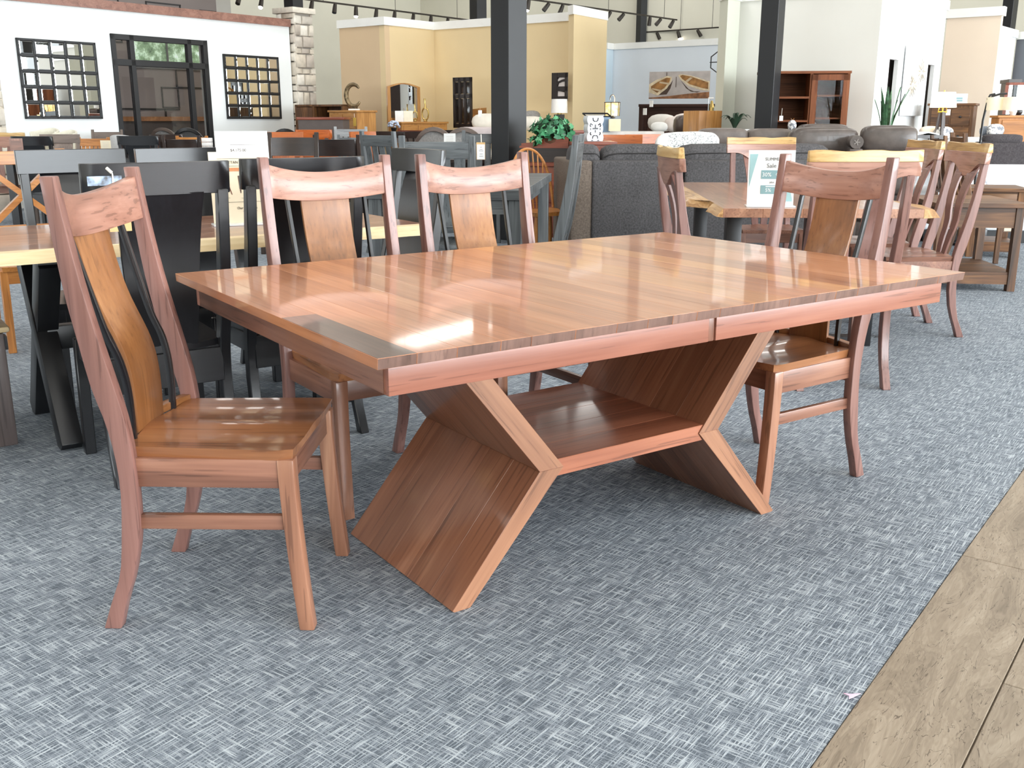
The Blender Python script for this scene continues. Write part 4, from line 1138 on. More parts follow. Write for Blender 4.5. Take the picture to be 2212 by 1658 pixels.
# ================================================================ rustic end tables on the right
def end_table(label, p, rz, w, d, h, shelf=True, drawer=False):
    t = thing('end_table', label, 'table', p, rz)
    lg = .055
    for sx in (0, 1):
        for sy_ in (0, 1): MB().bb(sx * (w - lg), sx * (w - lg) + lg, sy_ * (d - lg), sy_ * (d - lg) + lg, 0, h - .03).build('leg', rustic('z'), t, bevel=.002, seg=1)
    n = 4
    for i in range(n):
        y0 = -.03 + (d + .06) * i / n; MB().bb(-.03, w + .03, y0 + .0008, y0 + (d + .06) / n - .0008, h - .03, h).build('plank', rustic('x'), t, bevel=.002, seg=1)
    MB().bb(lg, w - lg, .008, .03, h - .17, h - .03).build('apron', rustic('x'), t); MB().bb(lg, w - lg, d - .03, d - .008, h - .17, h - .03).build('apron', rustic('x'), t)
    MB().bb(.008, .03, lg, d - lg, h - .17, h - .03).build('apron', rustic('y'), t); MB().bb(w - .03, w - .008, lg, d - lg, h - .17, h - .03).build('apron', rustic('y'), t)
    if drawer:
        dr = MB().bb(lg + .01, w - lg - .01, -.004, .008, h - .155, h - .045).build('drawer', rustic('x'), t, bevel=.003)
        MB().cushion((w / 2, -.02, h - .10), (.035, .03, .03)).build('knob', blk, dr)
    if shelf:
        for i in range(5):
            y0 = .01 + (d - .02) * i / 5; MB().bb(.01, w - .01, y0 + .001, y0 + (d - .02) / 5 - .001, .115, .135).build('shelf_plank', rustic('x'), t)
        MB().bb(lg, w - lg, .008, .03, .05, .115).build('lower_rail', rustic('x'), t); MB().bb(lg, w - lg, d - .03, d - .008, .05, .115).build('lower_rail', rustic('x'), t)
    return t
q = atz(2195, 632, 0)
end_table('rustic brown end table with lower shelf at the right edge', (q.x - .56, q.y + .10, 0), radians(-6), .57, .75, .615)
end_table('smaller rustic end table with a drawer beyond the near end table', (4.02, 8.75, 0), radians(-14), .42, .5, .60, drawer=True)
# ================================================================ furniture further back
def grp_at(px, Y, z=0.0):
    """ground point below the photo column px (taken near the horizon) at distance Y"""
    p = at(px, 262, Y); return Vector((p.x, Y, z))
PROTO = {}
def seat_chair(key, maker, label, px, ytop, Y, deg, ztop, group=None, sx=1.0):
    """first use builds the chair, later uses copy it; its height is trued to the photo"""
    z = at(px, ytop, Y).z
    k = max(.82, min(1.12, z / ztop))
    P = grp_at(px, Y); rz = pi + radians(deg)
    if key not in PROTO:
        t = maker(label); PROTO[key] = t; t.location = P; t.rotation_euler = (0, 0, rz)
        if group: t['group'] = group
    else: t = dup(PROTO[key], label, P, rz, group)
    # keep the back (local y = -.25) over the wanted spot
    off = Vector((0, .25, 0)); off.rotate(Matrix.Rotation(rz, 3, 'Z')); t.location = P + off * k
    t.scale = (k * sx, k, k)
    return t
grey_tweed = plain('grey_tweed', (150, 148, 146), .95, mottle=.08, mscale=60)
cream_fab = plain('cream_fabric', (212, 208, 192), .95, mottle=.03, mscale=40)
ltgrey_fab = plain('light_grey_fabric', (196, 196, 196), .95, mottle=.03, mscale=40)
def pale_grey(ax): return wood('pale_grey_stain', (120, 124, 126), (164, 168, 170), (196, 198, 198), axis=ax, rough=.5, vary=.08, pores=.3)
def brown_grey(ax): return wood('brown_grey', (84, 72, 66), (112, 98, 90), (136, 120, 110), axis=ax, rough=.5, vary=.08)
mk = {
 'black_panel': lambda l: panel_chair(l, black_wood), 'esp_panel': lambda l: panel_chair(l, espresso), 'orange': lambda l: panel_chair(l, cherry),
 'esp_bow': lambda l: bow_chair(l, espresso), 'black_bow': lambda l: bow_chair(l, black_wood), 'grey_slat': lambda l: slat_chair(l, grey_wood, n=4),
 'pale_slat': lambda l: slat_chair(l, pale_grey, n=5), 'brown_slat': lambda l: slat_chair(l, brown_grey, n=4), 'oak_slat': lambda l: slat_chair(l, oak, n=6, ztop=1.0, zpost=1.02),
 'comb': lambda l: comb_chair(l, espresso), 'arch_grey': lambda l: arch_chair(l, brown_grey, grey_tweed), 'arch_black': lambda l: arch_chair(l, black_wood, plain('black_leather', (30, 30, 32), .4)),
 'barrel_cream': lambda l: barrel_chair(l, cream_fab, espresso), 'barrel_grey': lambda l: barrel_chair(l, ltgrey_fab, oak), 'hoop': lambda l: hoop_chair(l, oak),
 'brown_panel': lambda l: panel_chair(l, brown_grey), 'live': lambda l: live_chair(l), 'rustic_slat': lambda l: slat_chair(l, rustic, n=3), 'red_slat': lambda l: slat_chair(l, red_wood, n=4, ztop=1.0, zpost=1.03),
}
ZT = {'panel': 1.05, 'orange': 1.05, 'bow': .955, 'slat': 1.05, 'comb': .985, 'arch': .97, 'barrel': .98, 'hoop': .98, 'live': 1.055}
def ch(kind, label, px, ytop, Y, deg=0, sx=1.0):
    zt = next(v for k, v in ZT.items() if kind.split('_')[0] == k or kind.split('_')[-1] == k)
    return seat_chair(kind, mk[kind], label, px, ytop, Y, deg, zt, 'chairs in the dining hall', sx)
ch('live', 'live edge topped brown chair at the very left edge, below the mirror', 2, 286, 12.0, 10)
ch('black_panel', 'solid black chair back in the hall, right of the little walnut box', 66, 294, 10.6, 178)
ch('brown_panel', 'dark grey brown chair below the cream barrel chairs at left', 124, 290, 11.6, 6)
ch('oak_slat', 'pale oak framed chair in front of the white wall, left of the cream card', 196, 291, 12.6, -8)
ch('brown_slat', 'brown chair below the left mirror\'s right half, above the cream card', 228, 285, 14.2, 5)
ch('barrel_grey', 'light grey upholstered chair left of a black chair, before the glass door', 250, 291, 12.2, 160)
ch('barrel_cream', 'cream barrel chair in front of the white wall, the taller of two', 112, 276, 13.0, 0, .6)
ch('barrel_cream', 'cream barrel chair in front of the white wall, the lower of two', 154, 280, 12.9, 0, .5)
ch('black_panel', 'black chair before the glass door, next to the light grey chair', 296, 293, 10.5, 176)
ch('esp_panel', 'dark brown chair before the glass door, third from its left', 357, 290, 13.3, 184)
ch('black_bow', 'black chair with two posts just above the bluish black chair', 302, 303, 11.6, 176)
ch('esp_bow', 'dark brown chair with two posts before the glass door, beside a black one', 390, 301, 11.6, 176)
ch('arch_grey', 'round backed grey chair seen through the glass door', 352, 275, 16.0, 175)
ch('arch_black', 'round backed black chair seen against the glass door', 404, 275, 15.2, 185)
ch('oak_slat', 'light oak spindle chair in front of the glass door\'s right side', 413, 288, 12.9, 172)
ch('orange', 'orange cherry chair behind the white price sheet', 512, 286, 11.4, -3)
ch('orange', 'orange cherry chair between the price sheet and the stone pier', 608, 285, 11.2, 2)
ch('orange', 'orange cherry chair turned away at the foot of the stone pier', 677, 280, 12.8, 182)
ch('esp_bow', 'dark chair with a bowed shiny crest in front of the orange chairs', 630, 297, 9.4, 0)
ch('esp_bow', 'small dark brown chair, back to us, in front of the bowed dark chair', 647, 305, 11.4, 180, .9)
ch('esp_bow', 'dark brown chair, back to us, left of the grey slatted chair', 726, 301, 10.0, 180)
ch('arch_black', 'black round back far off below the right mirror', 506, 275, 17.4, 10)
ch('black_bow', 'black chair far off below the right mirror, beside a round one', 528, 274, 18.2, 0)
ch('brown_slat', 'grey brown chair far off at the end of the white wall', 601, 273, 19.0, 180)
ch('brown_slat', 'grey brown chair far off at the foot of the stone pier', 653, 273, 19.0, 180)
ch('arch_black', 'black round back just behind the middle orange chair', 616, 277, 15.6, 180)
ch('grey_slat', 'blue grey slatted chair, back to us, in front of the dresser', 760, 297, 11.3, 176, .8)
ch('pale_slat', 'pale grey slatted chair right below the dresser', 757, 279, 13.7, 184)
ch('grey_slat', 'blue grey slatted chair turned sideways left of the black spindle chairs', 818, 292, 8.9, 140)
ch('orange', 'orange chair turned sideways among the grey slatted chairs', 785, 284, 12.3, 55)
ch('brown_slat', 'grey brown chair far off below the dresser\'s right corner', 815, 271, 17.6, 180)
ch('comb', 'black spindle chair with a bowed crest below the mirror dresser, left one', 834, 284, 14.2, 180)
ch('comb', 'black spindle chair with a bowed crest below the mirror dresser, right one', 911, 284, 13.9, 180)
ch('comb', 'black spindle chair behind the small chair sign', 992, 281, 14.2, 186)
ch('arch_grey', 'round backed grey chair at the mirror dresser\'s right corner', 938, 271, 12.4, 176)
ch('arch_grey', 'round backed grey chair under the black multi pane wall frame', 1002, 271, 11.95, 178)
ch('red_slat', 'small red brown chair in front of the mirror dresser', 891, 274, 15.6, 180)
t_ = ch('grey_slat', 'blue grey slatted chair facing us left of the massive black column, with a white tag', 1044, 289, 10.2, -6)
tk = thing('price_tag', 'white price tag on a string hanging on the blue grey slatted chair', 'tag', at(1039, 290, 9.9), 0)
MB().tube([(0, 0, 0), (.003, -.01, -.075)], .005, 5).build('string', plain('white_string', (226, 220, 208), .9), tk)
MB().bb(-.045, .04, -.014, -.011, -.24, -.075).build('card', plain('kraft_card', (206, 170, 118), .8), tk)
MB().bb(-.04, .036, -.017, -.0142, -.237, -.095).build('paper', white_paper, tk)
for z_, w_ in ((-.12, .02), (-.14, .03), (-.155, .045), (-.185, .03), (-.205, .035)): MB().bb(-w_ / 2, w_ / 2, -.0185, -.0172, z_ - .003, z_).build('printed_line', ink, tk, smooth=0)
ch('grey_slat', 'dark grey slatted chair beside the black end chair, back to us', 944, 306, 5.9, 174)
ch('hoop', 'golden windsor hoop back chair right of the massive black column', 1143, 319, 8.7, 30)
gs_ = slat_chair('tall grey slatted chair seen edge on beside the grey sofa', grey_wood, n=3, ztop=1.06, zpost=1.10)
gd = Vector((-.976, .14, 0)).normalized(); gs_.location = Vector((.335, 5.42, 0)) + gd * .25; gs_.rotation_euler = (0, 0, head(gd))
ch('orange', 'orange brown chair with its low back below the white console', 1343, 291, 10.6, -4)
ch('orange', 'orange brown chair partly behind another, below the white console', 1392, 290, 10.9, 25)
ch('rustic_slat', 'dark rustic chair seen from the side left of the dark grey recliner', 2080, 296, 8.2, 80)
ch('rustic_slat', 'dark rustic chair behind the rightmost live edge chairs', 2036, 300, 9.7, 85)

# ---- tables that the chairs stand at
def plain_table(label, mf, P, rz, w, d, h=.76, top=.04):
    t = thing('dining_table', label, 'table', P, rz)
    for i in range(4):
        y0 = -d / 2 + d * i / 4; MB().bb(-w / 2, w / 2, y0 + .0005, y0 + d / 4 - .0005, h - top, h).build('plank', mf('x'), t, bevel=.002, seg=1, smooth=0)
    for sx in (-1, 1):
        for sy_ in (-1, 1): MB().bb(sx * (w / 2 - .06) - .04, sx * (w / 2 - .06) + .04, sy_ * (d / 2 - .06) - .04, sy_ * (d / 2 - .06) + .04, 0, h - top).build('leg', mf('z'), t, bevel=.003, seg=1)
    MB().bb(-w / 2 + .08, w / 2 - .08, -d / 2 + .05, d / 2 - .05, h - top - .09, h - top).build('apron', mf('x'), t)
    return t
plain_table('orange cherry table among the orange chairs', cherry, grp_at(600, 12.2), 0, 1.9, .8)
plain_table('black table among the black chairs before the white wall', black_wood, grp_at(210, 11.1), radians(4), 1.9, .5)
plain_table('tall pale topped table in front of the mirror dresser', brown_grey, grp_at(885, 15.0), 0, 1.35, .5, .97)
pt = plain_table('dark grey table beside the tall grey slatted chair', grey_wood, (-.30, 7.15, 0), radians(-7), 1.0, 2.0, .76, .06)
plain_table('small brown table between the windsor chair and the columns', espresso, grp_at(985, 11.15), radians(5), .9, .6)
# things on those tables
b_ = thing('box', 'little walnut box on the black table at the left edge', 'box', grp_at(29, 10.2, .76), radians(25))
p0 = at(29, 299, 10.2)
MB().bb(-.06, .06, -.055, .055, 0, p0.z - .76).build('body', walnut('z'), b_); MB().bb(-.045, .045, -.06, -.054, .02, p0.z - .78).build('front_panel', walnut('x'), b_)
for k in range(3):
    q = grp_at(444, 12.7, .80 + k * .052); bx = tag(MB().bb(-.055, .055, -.05, .05, 0, .046).build('paper_box', white_paper, loc=q, bevel=.002), ['white paper box at the bottom of the small stack by the glass door', 'white paper box in the middle of the small stack by the glass door', 'white paper box on top of the small stack by the glass door'][k], 'box', 'stack of white boxes')
plain_table('small dark stand holding the stack of white boxes', espresso, grp_at(444, 12.7), 0, .5, .35, .80)
def card(label, px, y0, y1, w, Y, mat, lines=True, zb=None):
    a, b = at(px, y1, Y), at(px, y0, Y); h = b.z - a.z
    t = thing('sign_card', label, 'sign', a, 0, None)
    MB().bb(-w / 2, w / 2, -.003, .003, 0, h).build('sheet', mat, t, smooth=0)
    MB().bb(-w / 2, w / 2, -.02, .06, -.006, 0).build('foot', acry, t)
    if lines:
        for k in range(4): MB().bb(-w * .3, w * .3, -.0042, -.003, h * (.86 - .1 * k) - .004, h * (.86 - .1 * k)).build('printed_line', plain('pale_ink2', (214, 208, 200), .8), t, smooth=0)
    return t, w, h
card('cream card on the black table below the left mirror', 231, 303, 338, .11, 11.0, cream_paper)
t, w, h = card('white sign with tiny chair pictures among the grey chairs', 972, 288, 336, .13, 11.3, white_paper)
for sx in (-.03, .035):
    MB().bb(sx - .018, sx + .018, -.0045, -.003, h * .18, h * .24).build('picture', ink, t, smooth=0); MB().bb(sx - .014, sx - .006, -.0045, -.003, h * .24, h * .42).build('picture', ink, t, smooth=0)
# hydrangea
hy = thing('flower_pot', 'pale blue hydrangea in a dark pot before the mirror dresser', 'flowers', at(851, 284, 15.7), 0)
r_ = random.Random(2); m = MB()
for k in range(40):
    a, e = r_.uniform(0, 2 * pi), r_.uniform(-.3, 1.4); R_ = .085
    m.cushion((R_ * cos(a) * cos(e), R_ * sin(a) * cos(e), .085 + R_ * .8 * sin(e)), (.04, .04, .03), 4, 2)
m.build('blossom', plain('pale_blue_petals', (196, 208, 234), .9, mottle=.15, mscale=30), hy); MB().lathe([(.03, -.0), (.045, .03), (.05, .06)], n=10).build('pot', blk, hy)

# ---------------------------------------------------------------- bedroom displays
def dresser(label, P, rz, w, d, h, mf, rows, knob=blk, top_over=.02, name='dresser', cat='dresser'):
    """front faces local -Y; rows: list of (height share, number of drawers)"""
    t = thing(name, label, cat, P, rz)
    MB().bb(-w / 2, w / 2, -d / 2, d / 2, .06, h - .03).build('body', mf('z'), t, bevel=.003, seg=1)
    MB().bb(-w / 2 - top_over, w / 2 + top_over, -d / 2 - top_over, d / 2 + top_over, h - .03, h).build('top', mf('x'), t, bevel=.004, seg=1)
    for sx in (-1, 1):
        for sy_ in (-1, 1): MB().bb(sx * (w / 2 - .04) - .03, sx * (w / 2 - .04) + .03, sy_ * (d / 2 - .04) - .03, sy_ * (d / 2 - .04) + .03, 0, .06).build('foot', mf('z'), t)
    z = h - .05; tot = h - .13; s_ = sum(r[0] for r in rows)
    for share, n in rows:
        hh = tot * share / s_; z0, z1 = z - hh + .008, z - .008
        for k in range(n):
            x0 = -w / 2 + .03 + (w - .06) * k / n + .008; x1 = x0 + (w - .06) / n - .016
            dr = MB().bb(x0, x1, -d / 2 - .012, -d / 2 + .01, z0, z1).build('drawer', mf('x'), t, bevel=.004, seg=1)
            for kx in ([.5] if n > 1 else [.25, .75]): MB().cushion((lerp(x0, x1, kx), -d / 2 - .026, (z0 + z1) / 2), (.035, .03, .03), 5, 2).build('knob', knob, dr)
        z -= hh
    return t
# faces along the grid: fronts look towards the viewer along -G1 / or along +G2 side
RG2 = math.atan2(G2.y, G2.x)               # local x along G2 -> front (-y) faces -G1
def honey(ax): return wood('honey_maple', (142, 94, 42), (176, 124, 66), (200, 152, 92), axis=ax, vary=.06, knots=.8)
dr = dresser('honey maple chest of drawers in front of the tan wall, carrying a sculpture', grp_at(762, 15.4), RG2, .58, .40, at(762, 238, 15.2).z, honey, [(.8, 2), (1.1, 1), (1.1, 1), (1.2, 1)])
zt = at(762, 238, 15.2).z
tk = thing('price_tag', 'yellow tag hanging on the honey maple chest', 'tag', at(766, 254, 15.02), RG2)
MB().bb(-.028, .028, -.004, 0, -.12, 0).build('card', plain('yellow_card', (206, 168, 74), .8), tk); MB().tube([(0, -.002, 0), (.0, -.004, .06)], .003, 5).build('string', plain('white_string', (226, 220, 208), .9), tk)
# crescent sculpture
sc = thing('sculpture', 'bronze open ring sculpture on a white foot on the chest', 'sculpture', Vector((grp_at(766, 15.35).x, 15.35, zt)), radians(-10))
pts, rad = [], []
for i in range(25):
    a = radians(40) + radians(285) * i / 24; pts.append((.115 * cos(a), .0, .215 + .155 * sin(a))); rad.append(.014 + .022 * sin(pi * i / 24) ** .5)
MB().tube(pts, rad, 8).build('ring', plain('bronze_metal', (120, 104, 78), .45, .7, mottle=.3, mscale=25), sc); MB().tube([(0, 0, .02), (0, 0, .06)], .006, 6).build('stem', blk, sc)
MB().bb(-.075, .075, -.045, .045, 0, .022).build('foot', white_trim, sc)
# darker bookcase piece and dark chest left of it
bk = thing('cabinet', 'dark brown open cabinet between the stone pier and the tan wall', 'cabinet', grp_at(706, 16.6), RG2 + radians(10))
w, d, h = .95, .4, at(706, 226, 16.6).z; m = MB()
for x0 in (-w / 2, -.12, w / 2 - .03): m.bb(x0, x0 + .03, -d / 2, d / 2, 0, h)
m.bb(-w / 2, w / 2, -d / 2, d / 2, h - .03, h); m.bb(-w / 2, w / 2, d / 2 - .02, d / 2, 0, h); m.bb(-w / 2, w / 2, -d / 2, d / 2, h - .3, h - .27); m.bb(-w / 2, w / 2, -d / 2, d / 2, .05, .08)
m.build('body', rustic('z'), bk, smooth=0)
MB().bb(-w / 2 + .03, -.12, -d / 2 - .01, -d / 2 + .01, .1, h - .04).build('cabinet_door', rustic('z'), bk); MB().bb(-.07, w / 2 - .05, -d / 2 - .008, -d / 2 + .01, h - .5, h - .32).build('drawer', cherry('x'), bk)
ld = thing('cabinet', 'plain dark taupe cabinet with a wooden top before the stone pier', 'cabinet', grp_at(700, 14.6), radians(-4)); h = at(700, 253, 14.6).z
MB().bb(-.32, .32, -.2, .2, 0, h - .035).build('body', plain('taupe_paint', (84, 74, 70), .6), ld); MB().bb(-.34, .34, -.22, .22, h - .035, h).build('top', red_wood('x'), ld, bevel=.003)
# mirror dresser
zt2 = at(900, 263, 16.2).z
md = dresser('long wooden dresser with an arched mirror in the cream display corner', grp_at(903, 16.7), radians(42), .92, .36, zt2, honey, [(1, 3), (1, 2), (1, 2)])
am = thing('dresser_mirror', 'arched wooden framed mirror standing on the long dresser', 'mirror', Vector((grp_at(873, 16.65).x, 16.65, zt2)), radians(38))
w, h = .62, at(873, 178, 16.4).z - zt2
def arched(w, h, rise, n=10): return [(-w / 2, 0), (w / 2, 0)] + [(w / 2 - w * i / n, h - rise + rise * sin(pi * i / n)) for i in range(n + 1)]
o_, i_ = arched(w, h, .06), [(a * .82, .06 + b * (1 - .13)) for a, b in arched(w, h, .06)]
m = MB(); b0 = m.addv([(a, -.02, b) for a, b in o_]); b1 = m.addv([(a, -.02, b) for a, b in i_]); b2 = m.addv([(a, .02, b) for a, b in o_]); b3 = m.addv([(a, .02, b) for a, b in i_]); n = len(o_)
for k in range(n):
    j = (k + 1) % n; m.face((b0 + k, b0 + j, b1 + j, b1 + k)); m.face((b2 + j, b2 + k, b3 + k, b3 + j)); m.face((b0 + j, b0 + k, b2 + k, b2 + j)); m.face((b1 + k, b1 + j, b3 + j, b3 + k))
m.build('frame', honey('z'), am, smooth=0); m = MB().prism(i_, (.004, .012), 'y'); m.build('mirror_glass', MIRROR, am, smooth=0)
nb_ = thing('open_booklet', 'white open booklet standing against the arched mirror', 'booklet', Vector((grp_at(872, 16.5).x, 16.5, zt2)), radians(20))
for sg, m_ in ((-1, white_paper), (1, plain('ivory_paper', (240, 236, 216), .8))): MB().box((sg * .075, 0 - .02, .085), (.15, .006, .17), Matrix.Rotation(sg * -.25, 3, 'Z')).build('page', m_, nb_)
# gold loop vases
gold = plain('gold_metal', (206, 178, 112), .25, .9)
def loop_vase(label, P, s=1.0):
    t = thing('vase', label, 'vase', P, radians(-20))
    m = MB(); pts = []
    for i in range(21):
        a = -pi / 2 + 2 * pi * i / 20; pts.append((.06 * s * cos(a), 0, .13 * s + .10 * s * sin(a)))
    m.tube(pts[:-1], [.014 * s] * 20, 8, close=True); m.build('loop', gold, t)
    MB().tube([(0, 0, .215 * s), (.004, 0, .27 * s), (-.004, 0, .33 * s), (-.006, 0, .385 * s)], [.03 * s, .016 * s, .012 * s, .018 * s], 10).build('neck', gold, t); MB().lathe([(.03 * s, 0), (.035 * s, .012), (.02 * s, .03)], n=12).build('foot', gold, t)
loop_vase('gold vase with an open loop body on the long dresser', Vector((grp_at(919, 16.8).x, 16.8, zt2)), .95)
loop_vase('smaller gold vase beside the arched mirror', Vector((grp_at(897, 16.65).x, 16.65, zt2)), .72)
# black multi pane wall frames in the cream display
def wall_frame(label, px0, px1, y0, y1, Y, rz, kind):
    a, b = at((px0 + px1) / 2, y1, Y), at((px0 + px1) / 2, y0, Y); h = b.z - a.z; w = abs(at(px1, 262, Y).x - at(px0, 262, Y).x) / max(.3, abs(cos(rz)))
    t = thing('wall_frame', label, 'wall decor', a, rz)
    m = MB(); e = .07 * 1.0; vs = {'panes': (0, .33, .66, 1), 'curves': (0, 1)}[kind]
    for v in vs: m.bb(-w / 2 + (w - e * .6) * v, -w / 2 + (w - e * .6) * v + e * .6, -.03, 0, 0, h)
    for v in ((0, .64, 1) if kind == 'panes' else (0, .42, 1)): m.bb(-w / 2, w / 2, -.03, 0, (h - e) * v, (h - e) * v + e)
    m.build('frame', plain('ebony', (36, 28, 26), .35), t, smooth=0)
    if kind == 'curves':
        MB().bb(-w / 2 - .04, -w / 2 + .06, -.035, 0, 0, h).build('frame_side', plain('ebony', (36, 28, 26), .35), t); MB().bb(-w / 2, w / 2, -.008, -.002, 0, h).build('panel', plain('pale_pink_art', (214, 204, 198), .8), t, smooth=0)
        MB().tube([(-w / 2 + .05, -.015, h * .52), (-w * .2, -.015, h * .66), (w * .1, -.015, h * .72), (w / 2, -.015, h * .75)], .018, 6).build('curved_bar', plain('ebony', (36, 28, 26), .35), t)
        MB().tube([(-w * .2, -.015, h * .38), (w / 2, -.015, h * .3)], .008, 6).build('curved_bar', plain('ebony', (36, 28, 26), .35), t); MB().tube([(-w * .3, -.015, h * .75), (w * .0, -.015, h * .95)], .007, 6).build('curved_bar', plain('ebony', (36, 28, 26), .35), t)
    else:
        for i in range(3):
            for z0, z1 in ((e, (h - e) * .64), ((h - e) * .64 + e, h - e)):
                x0 = -w / 2 + (w - e * .6) * vs[i] + e * .6; x1 = -w / 2 + (w - e * .6) * vs[i + 1]; MB().bb(x0 + .004, x1 - .004, -.012, -.006, z0 + .004, z1 - .004).build('pane', plain('dark_glossy_pane', (30, 26, 26), .06, .0, .8), t, smooth=0)
    return t
wall_frame('tall black frame of six dark panes on the cream wall', 981, 1022, 167, 276, 17.0, RG2, 'panes')
wall_frame('narrow black frame with curved bars beside the lampshade', 1199, 1226, 157, 218, 15.9, RG2, 'curves')
# bed in the cream display
def bed(label, P, rz, w, zt, mf, bedding, pillows, arch=.06):
    """headboard at local y=0 facing -y"""
    t = thing('bed', label, 'bed', P, rz)
    for sg in (-1, 1): MB().bb(sg * w / 2 - .05, sg * w / 2 + .05, -.05, .05, 0, zt - arch * .3).build('bedpost', mf('z'), t, bevel=.008)
    hp = [(-w / 2, .3), (w / 2, .3)] + [(w / 2 - w * i / 12, zt - arch + arch * sin(pi * i / 12)) for i in range(13)]
    MB().prism(hp, (-.02, .02), 'y').build('headboard', mf('x'), t, smooth=0)
    hp2 = [(-w / 2 + .12, .35), (w / 2 - .12, .35)] + [((w / 2 - .12) * (1 - 2 * i / 12), zt - arch - .1 + arch * sin(pi * i / 12)) for i in range(13)]
    MB().prism(hp2, (-.032, -.018), 'y').build('headboard_panel', mf('x'), t, bevel=.006, seg=1)
    MB().bb(-w / 2, w / 2, -2.0, -.05, .18, .36).build('bed_frame', mf('x'), t)
    MB().cushion((0, -1.02, .52), (w, 1.95, .34), 10, 7).build('mattress', bedding, t)
    return t
bz = at(1140, 228, 16.6).z
hb = bed('wooden bed with an arched headboard behind the massive black column', grp_at(1103, 17.6), RG2 + radians(30), 1.55, bz, honey, plain('white_bedding', (236, 230, 218), .95), 2)
def pillow(label, px, py, Y, w, h, d, mat, rz=0, tilt=.35):
    p = at(px, py, Y); M = Matrix.Rotation(rz, 3, 'Z') @ Matrix.Rotation(-tilt, 3, 'X')
    return tag(MB().cushion((0, 0, 0), (w, d, h), 8, 2.6, rot=M).build('pillow', mat, loc=p), label, 'pillow', 'pillows on the beds and sofas')
wb_ = plain('white_bedding', (236, 230, 218), .95); patt = NT('patterned_linen'); tcn = patt.add('ShaderNodeTexCoord'); v_ = patt.noise(tcn.outputs['Object'], 26, 2, .6)
patt.link(patt.ramp(v_, [(.42, rgb(226, 224, 222)), (.5, rgb(226, 224, 222)), (.56, rgb(120, 124, 132))]), patt.b.inputs['Base Color']); PATT = patt.m
pillow('white pillow on the bed left of the massive black column', 1052, 263, 16.5, .5, .26, .2, wb_); pillow('white patterned pillow on the bed right of the massive black column', 1148, 266, 16.0, .45, .2, .2, wb_)
pillow('grey round pillow behind the white patterned one', 1148, 253, 16.6, .3, .2, .2, grey_tweed)
tk = thing('price_tag', 'white tag hanging on the arched bed\'s left post', 'tag', at(1037, 238, 16.2), 0); MB().bb(-.03, .03, 0, .004, -.1, 0).build('card', white_paper, tk); MB().tube([(0, 0, 0), (0, 0, .05)], .004, 5).build('string', oak('z'), tk)
# quilt over a bench at its foot
qb = thing('bench', 'red brown bench with a pale folded throw, left of the massive black column', 'bench', grp_at(1046, 14.3), radians(18)); h = at(1046, 284, 14.3).z
MB().bb(-.4, .4, -.2, .2, h - .14, h - .04).build('seat', red_wood('x'), qb)
for sx in (-1, 1): MB().bb(sx * .36 - .03, sx * .36 + .03, -.17, .17, 0, h - .14).build('leg', red_wood('z'), qb)
MB().cushion((-.05, 0, h), (.62, .44, .13), 8, 5).build('throw', plain('mauve_throw', (190, 178, 176), .95, bump=.4), qb)
# drum shade lamp
def drum_lamp(label, px, ytop, ybot, wpx, Y, base, shade, lit=0, zb=.6):
    a, b = at(px, ybot, Y), at(px, ytop, Y); r = wpx / 2 / FPX * Y; t = thing('table_lamp', label, 'lamp', (a.x, Y, zb), 0)
    MB().lathe([(r * .96, a.z - zb), (r * .9, b.z - zb), (r * .87, b.z - zb), (r * .93, a.z - zb)], n=28).build('lamp_shade', shade, t, smooth=50); base(t, a.z - zb, r); return t
shade_w = plain('white_lampshade', (232, 228, 222), .9)
def base_box(t, h, r): MB().bb(-r * .6, r * .6, -r * .5, r * .5, 0, h - .02).build('lamp_base', plain('ebony', (36, 28, 26), .35), t); MB().lathe([(.02, h - .05), (.035, h - .02), (.02, h + .05)], n=10).build('lamp_neck', gold, t)
drum_lamp('white drum lamp with a dark base behind the ivy', 1208, 214, 244, 36, 14.4, base_box, shade_w, zb=.72)
ns = dresser('wooden nightstand below the white drum lamp', grp_at(1208, 14.4), radians(-20), .5, .4, .72, honey, [(1, 1), (1, 1)], name='nightstand', cat='nightstand')
# ---- red desk with ivy
dk = thing('desk', 'red brown roll front desk with a shaped gallery under the ivy', 'desk', grp_at(1178, 9.75), radians(-14)); zt3 = at(1186, 322, 9.4).z; zg = at(1186, 300, 9.6).z
w, d = .46, .42
MB().bb(-w / 2, w / 2, -d / 2, d / 2, .08, zt3 - .16).build('body', red_wood('z'), dk, bevel=.003); MB().bb(-w / 2 - .02, w / 2 + .02, -d / 2 - .02, d / 2, zt3 - .16, zt3 - .13).build('writing_top', red_wood('x'), dk)
MB().bb(-w / 2, w / 2, 0, d / 2, zt3 - .13, zt3).build('back_box', espresso('x'), dk); MB().bb(-w / 2 - .02, w / 2 + .02, -.02, d / 2 + .01, zt3, zt3 + .02).build('top', red_wood('x'), dk)
gpf = [(-w / 2, zt3 + .02), (w / 2, zt3 + .02), (w / 2, zg + .02), (w * .12, zg + .02), (-.02, zg), (-w * .25, zg - .035), (-w / 2, zt3 + .045)]
MB().prism(gpf, (-.02, 0), 'y').build('gallery', red_wood('x'), dk, smooth=0)
for k in range(2): dd = MB().bb(-w / 2 + .02, w / 2 - .02, -d / 2 - .012, -d / 2, .12 + k * .3, .40 + k * .3 - (.02 if k else 0)).build('drawer', red_wood('x'), dk); MB().cushion((0, -d / 2 - .025, .26 + k * .3), (.03, .03, .03), 5, 2).build('knob', blk, dd)
for sx in (-1, 1): MB().bb(sx * (w / 2 - .03) - .03, sx * (w / 2 - .03) + .03, -d / 2, d / 2, 0, .08).build('foot', red_wood('x'), dk)
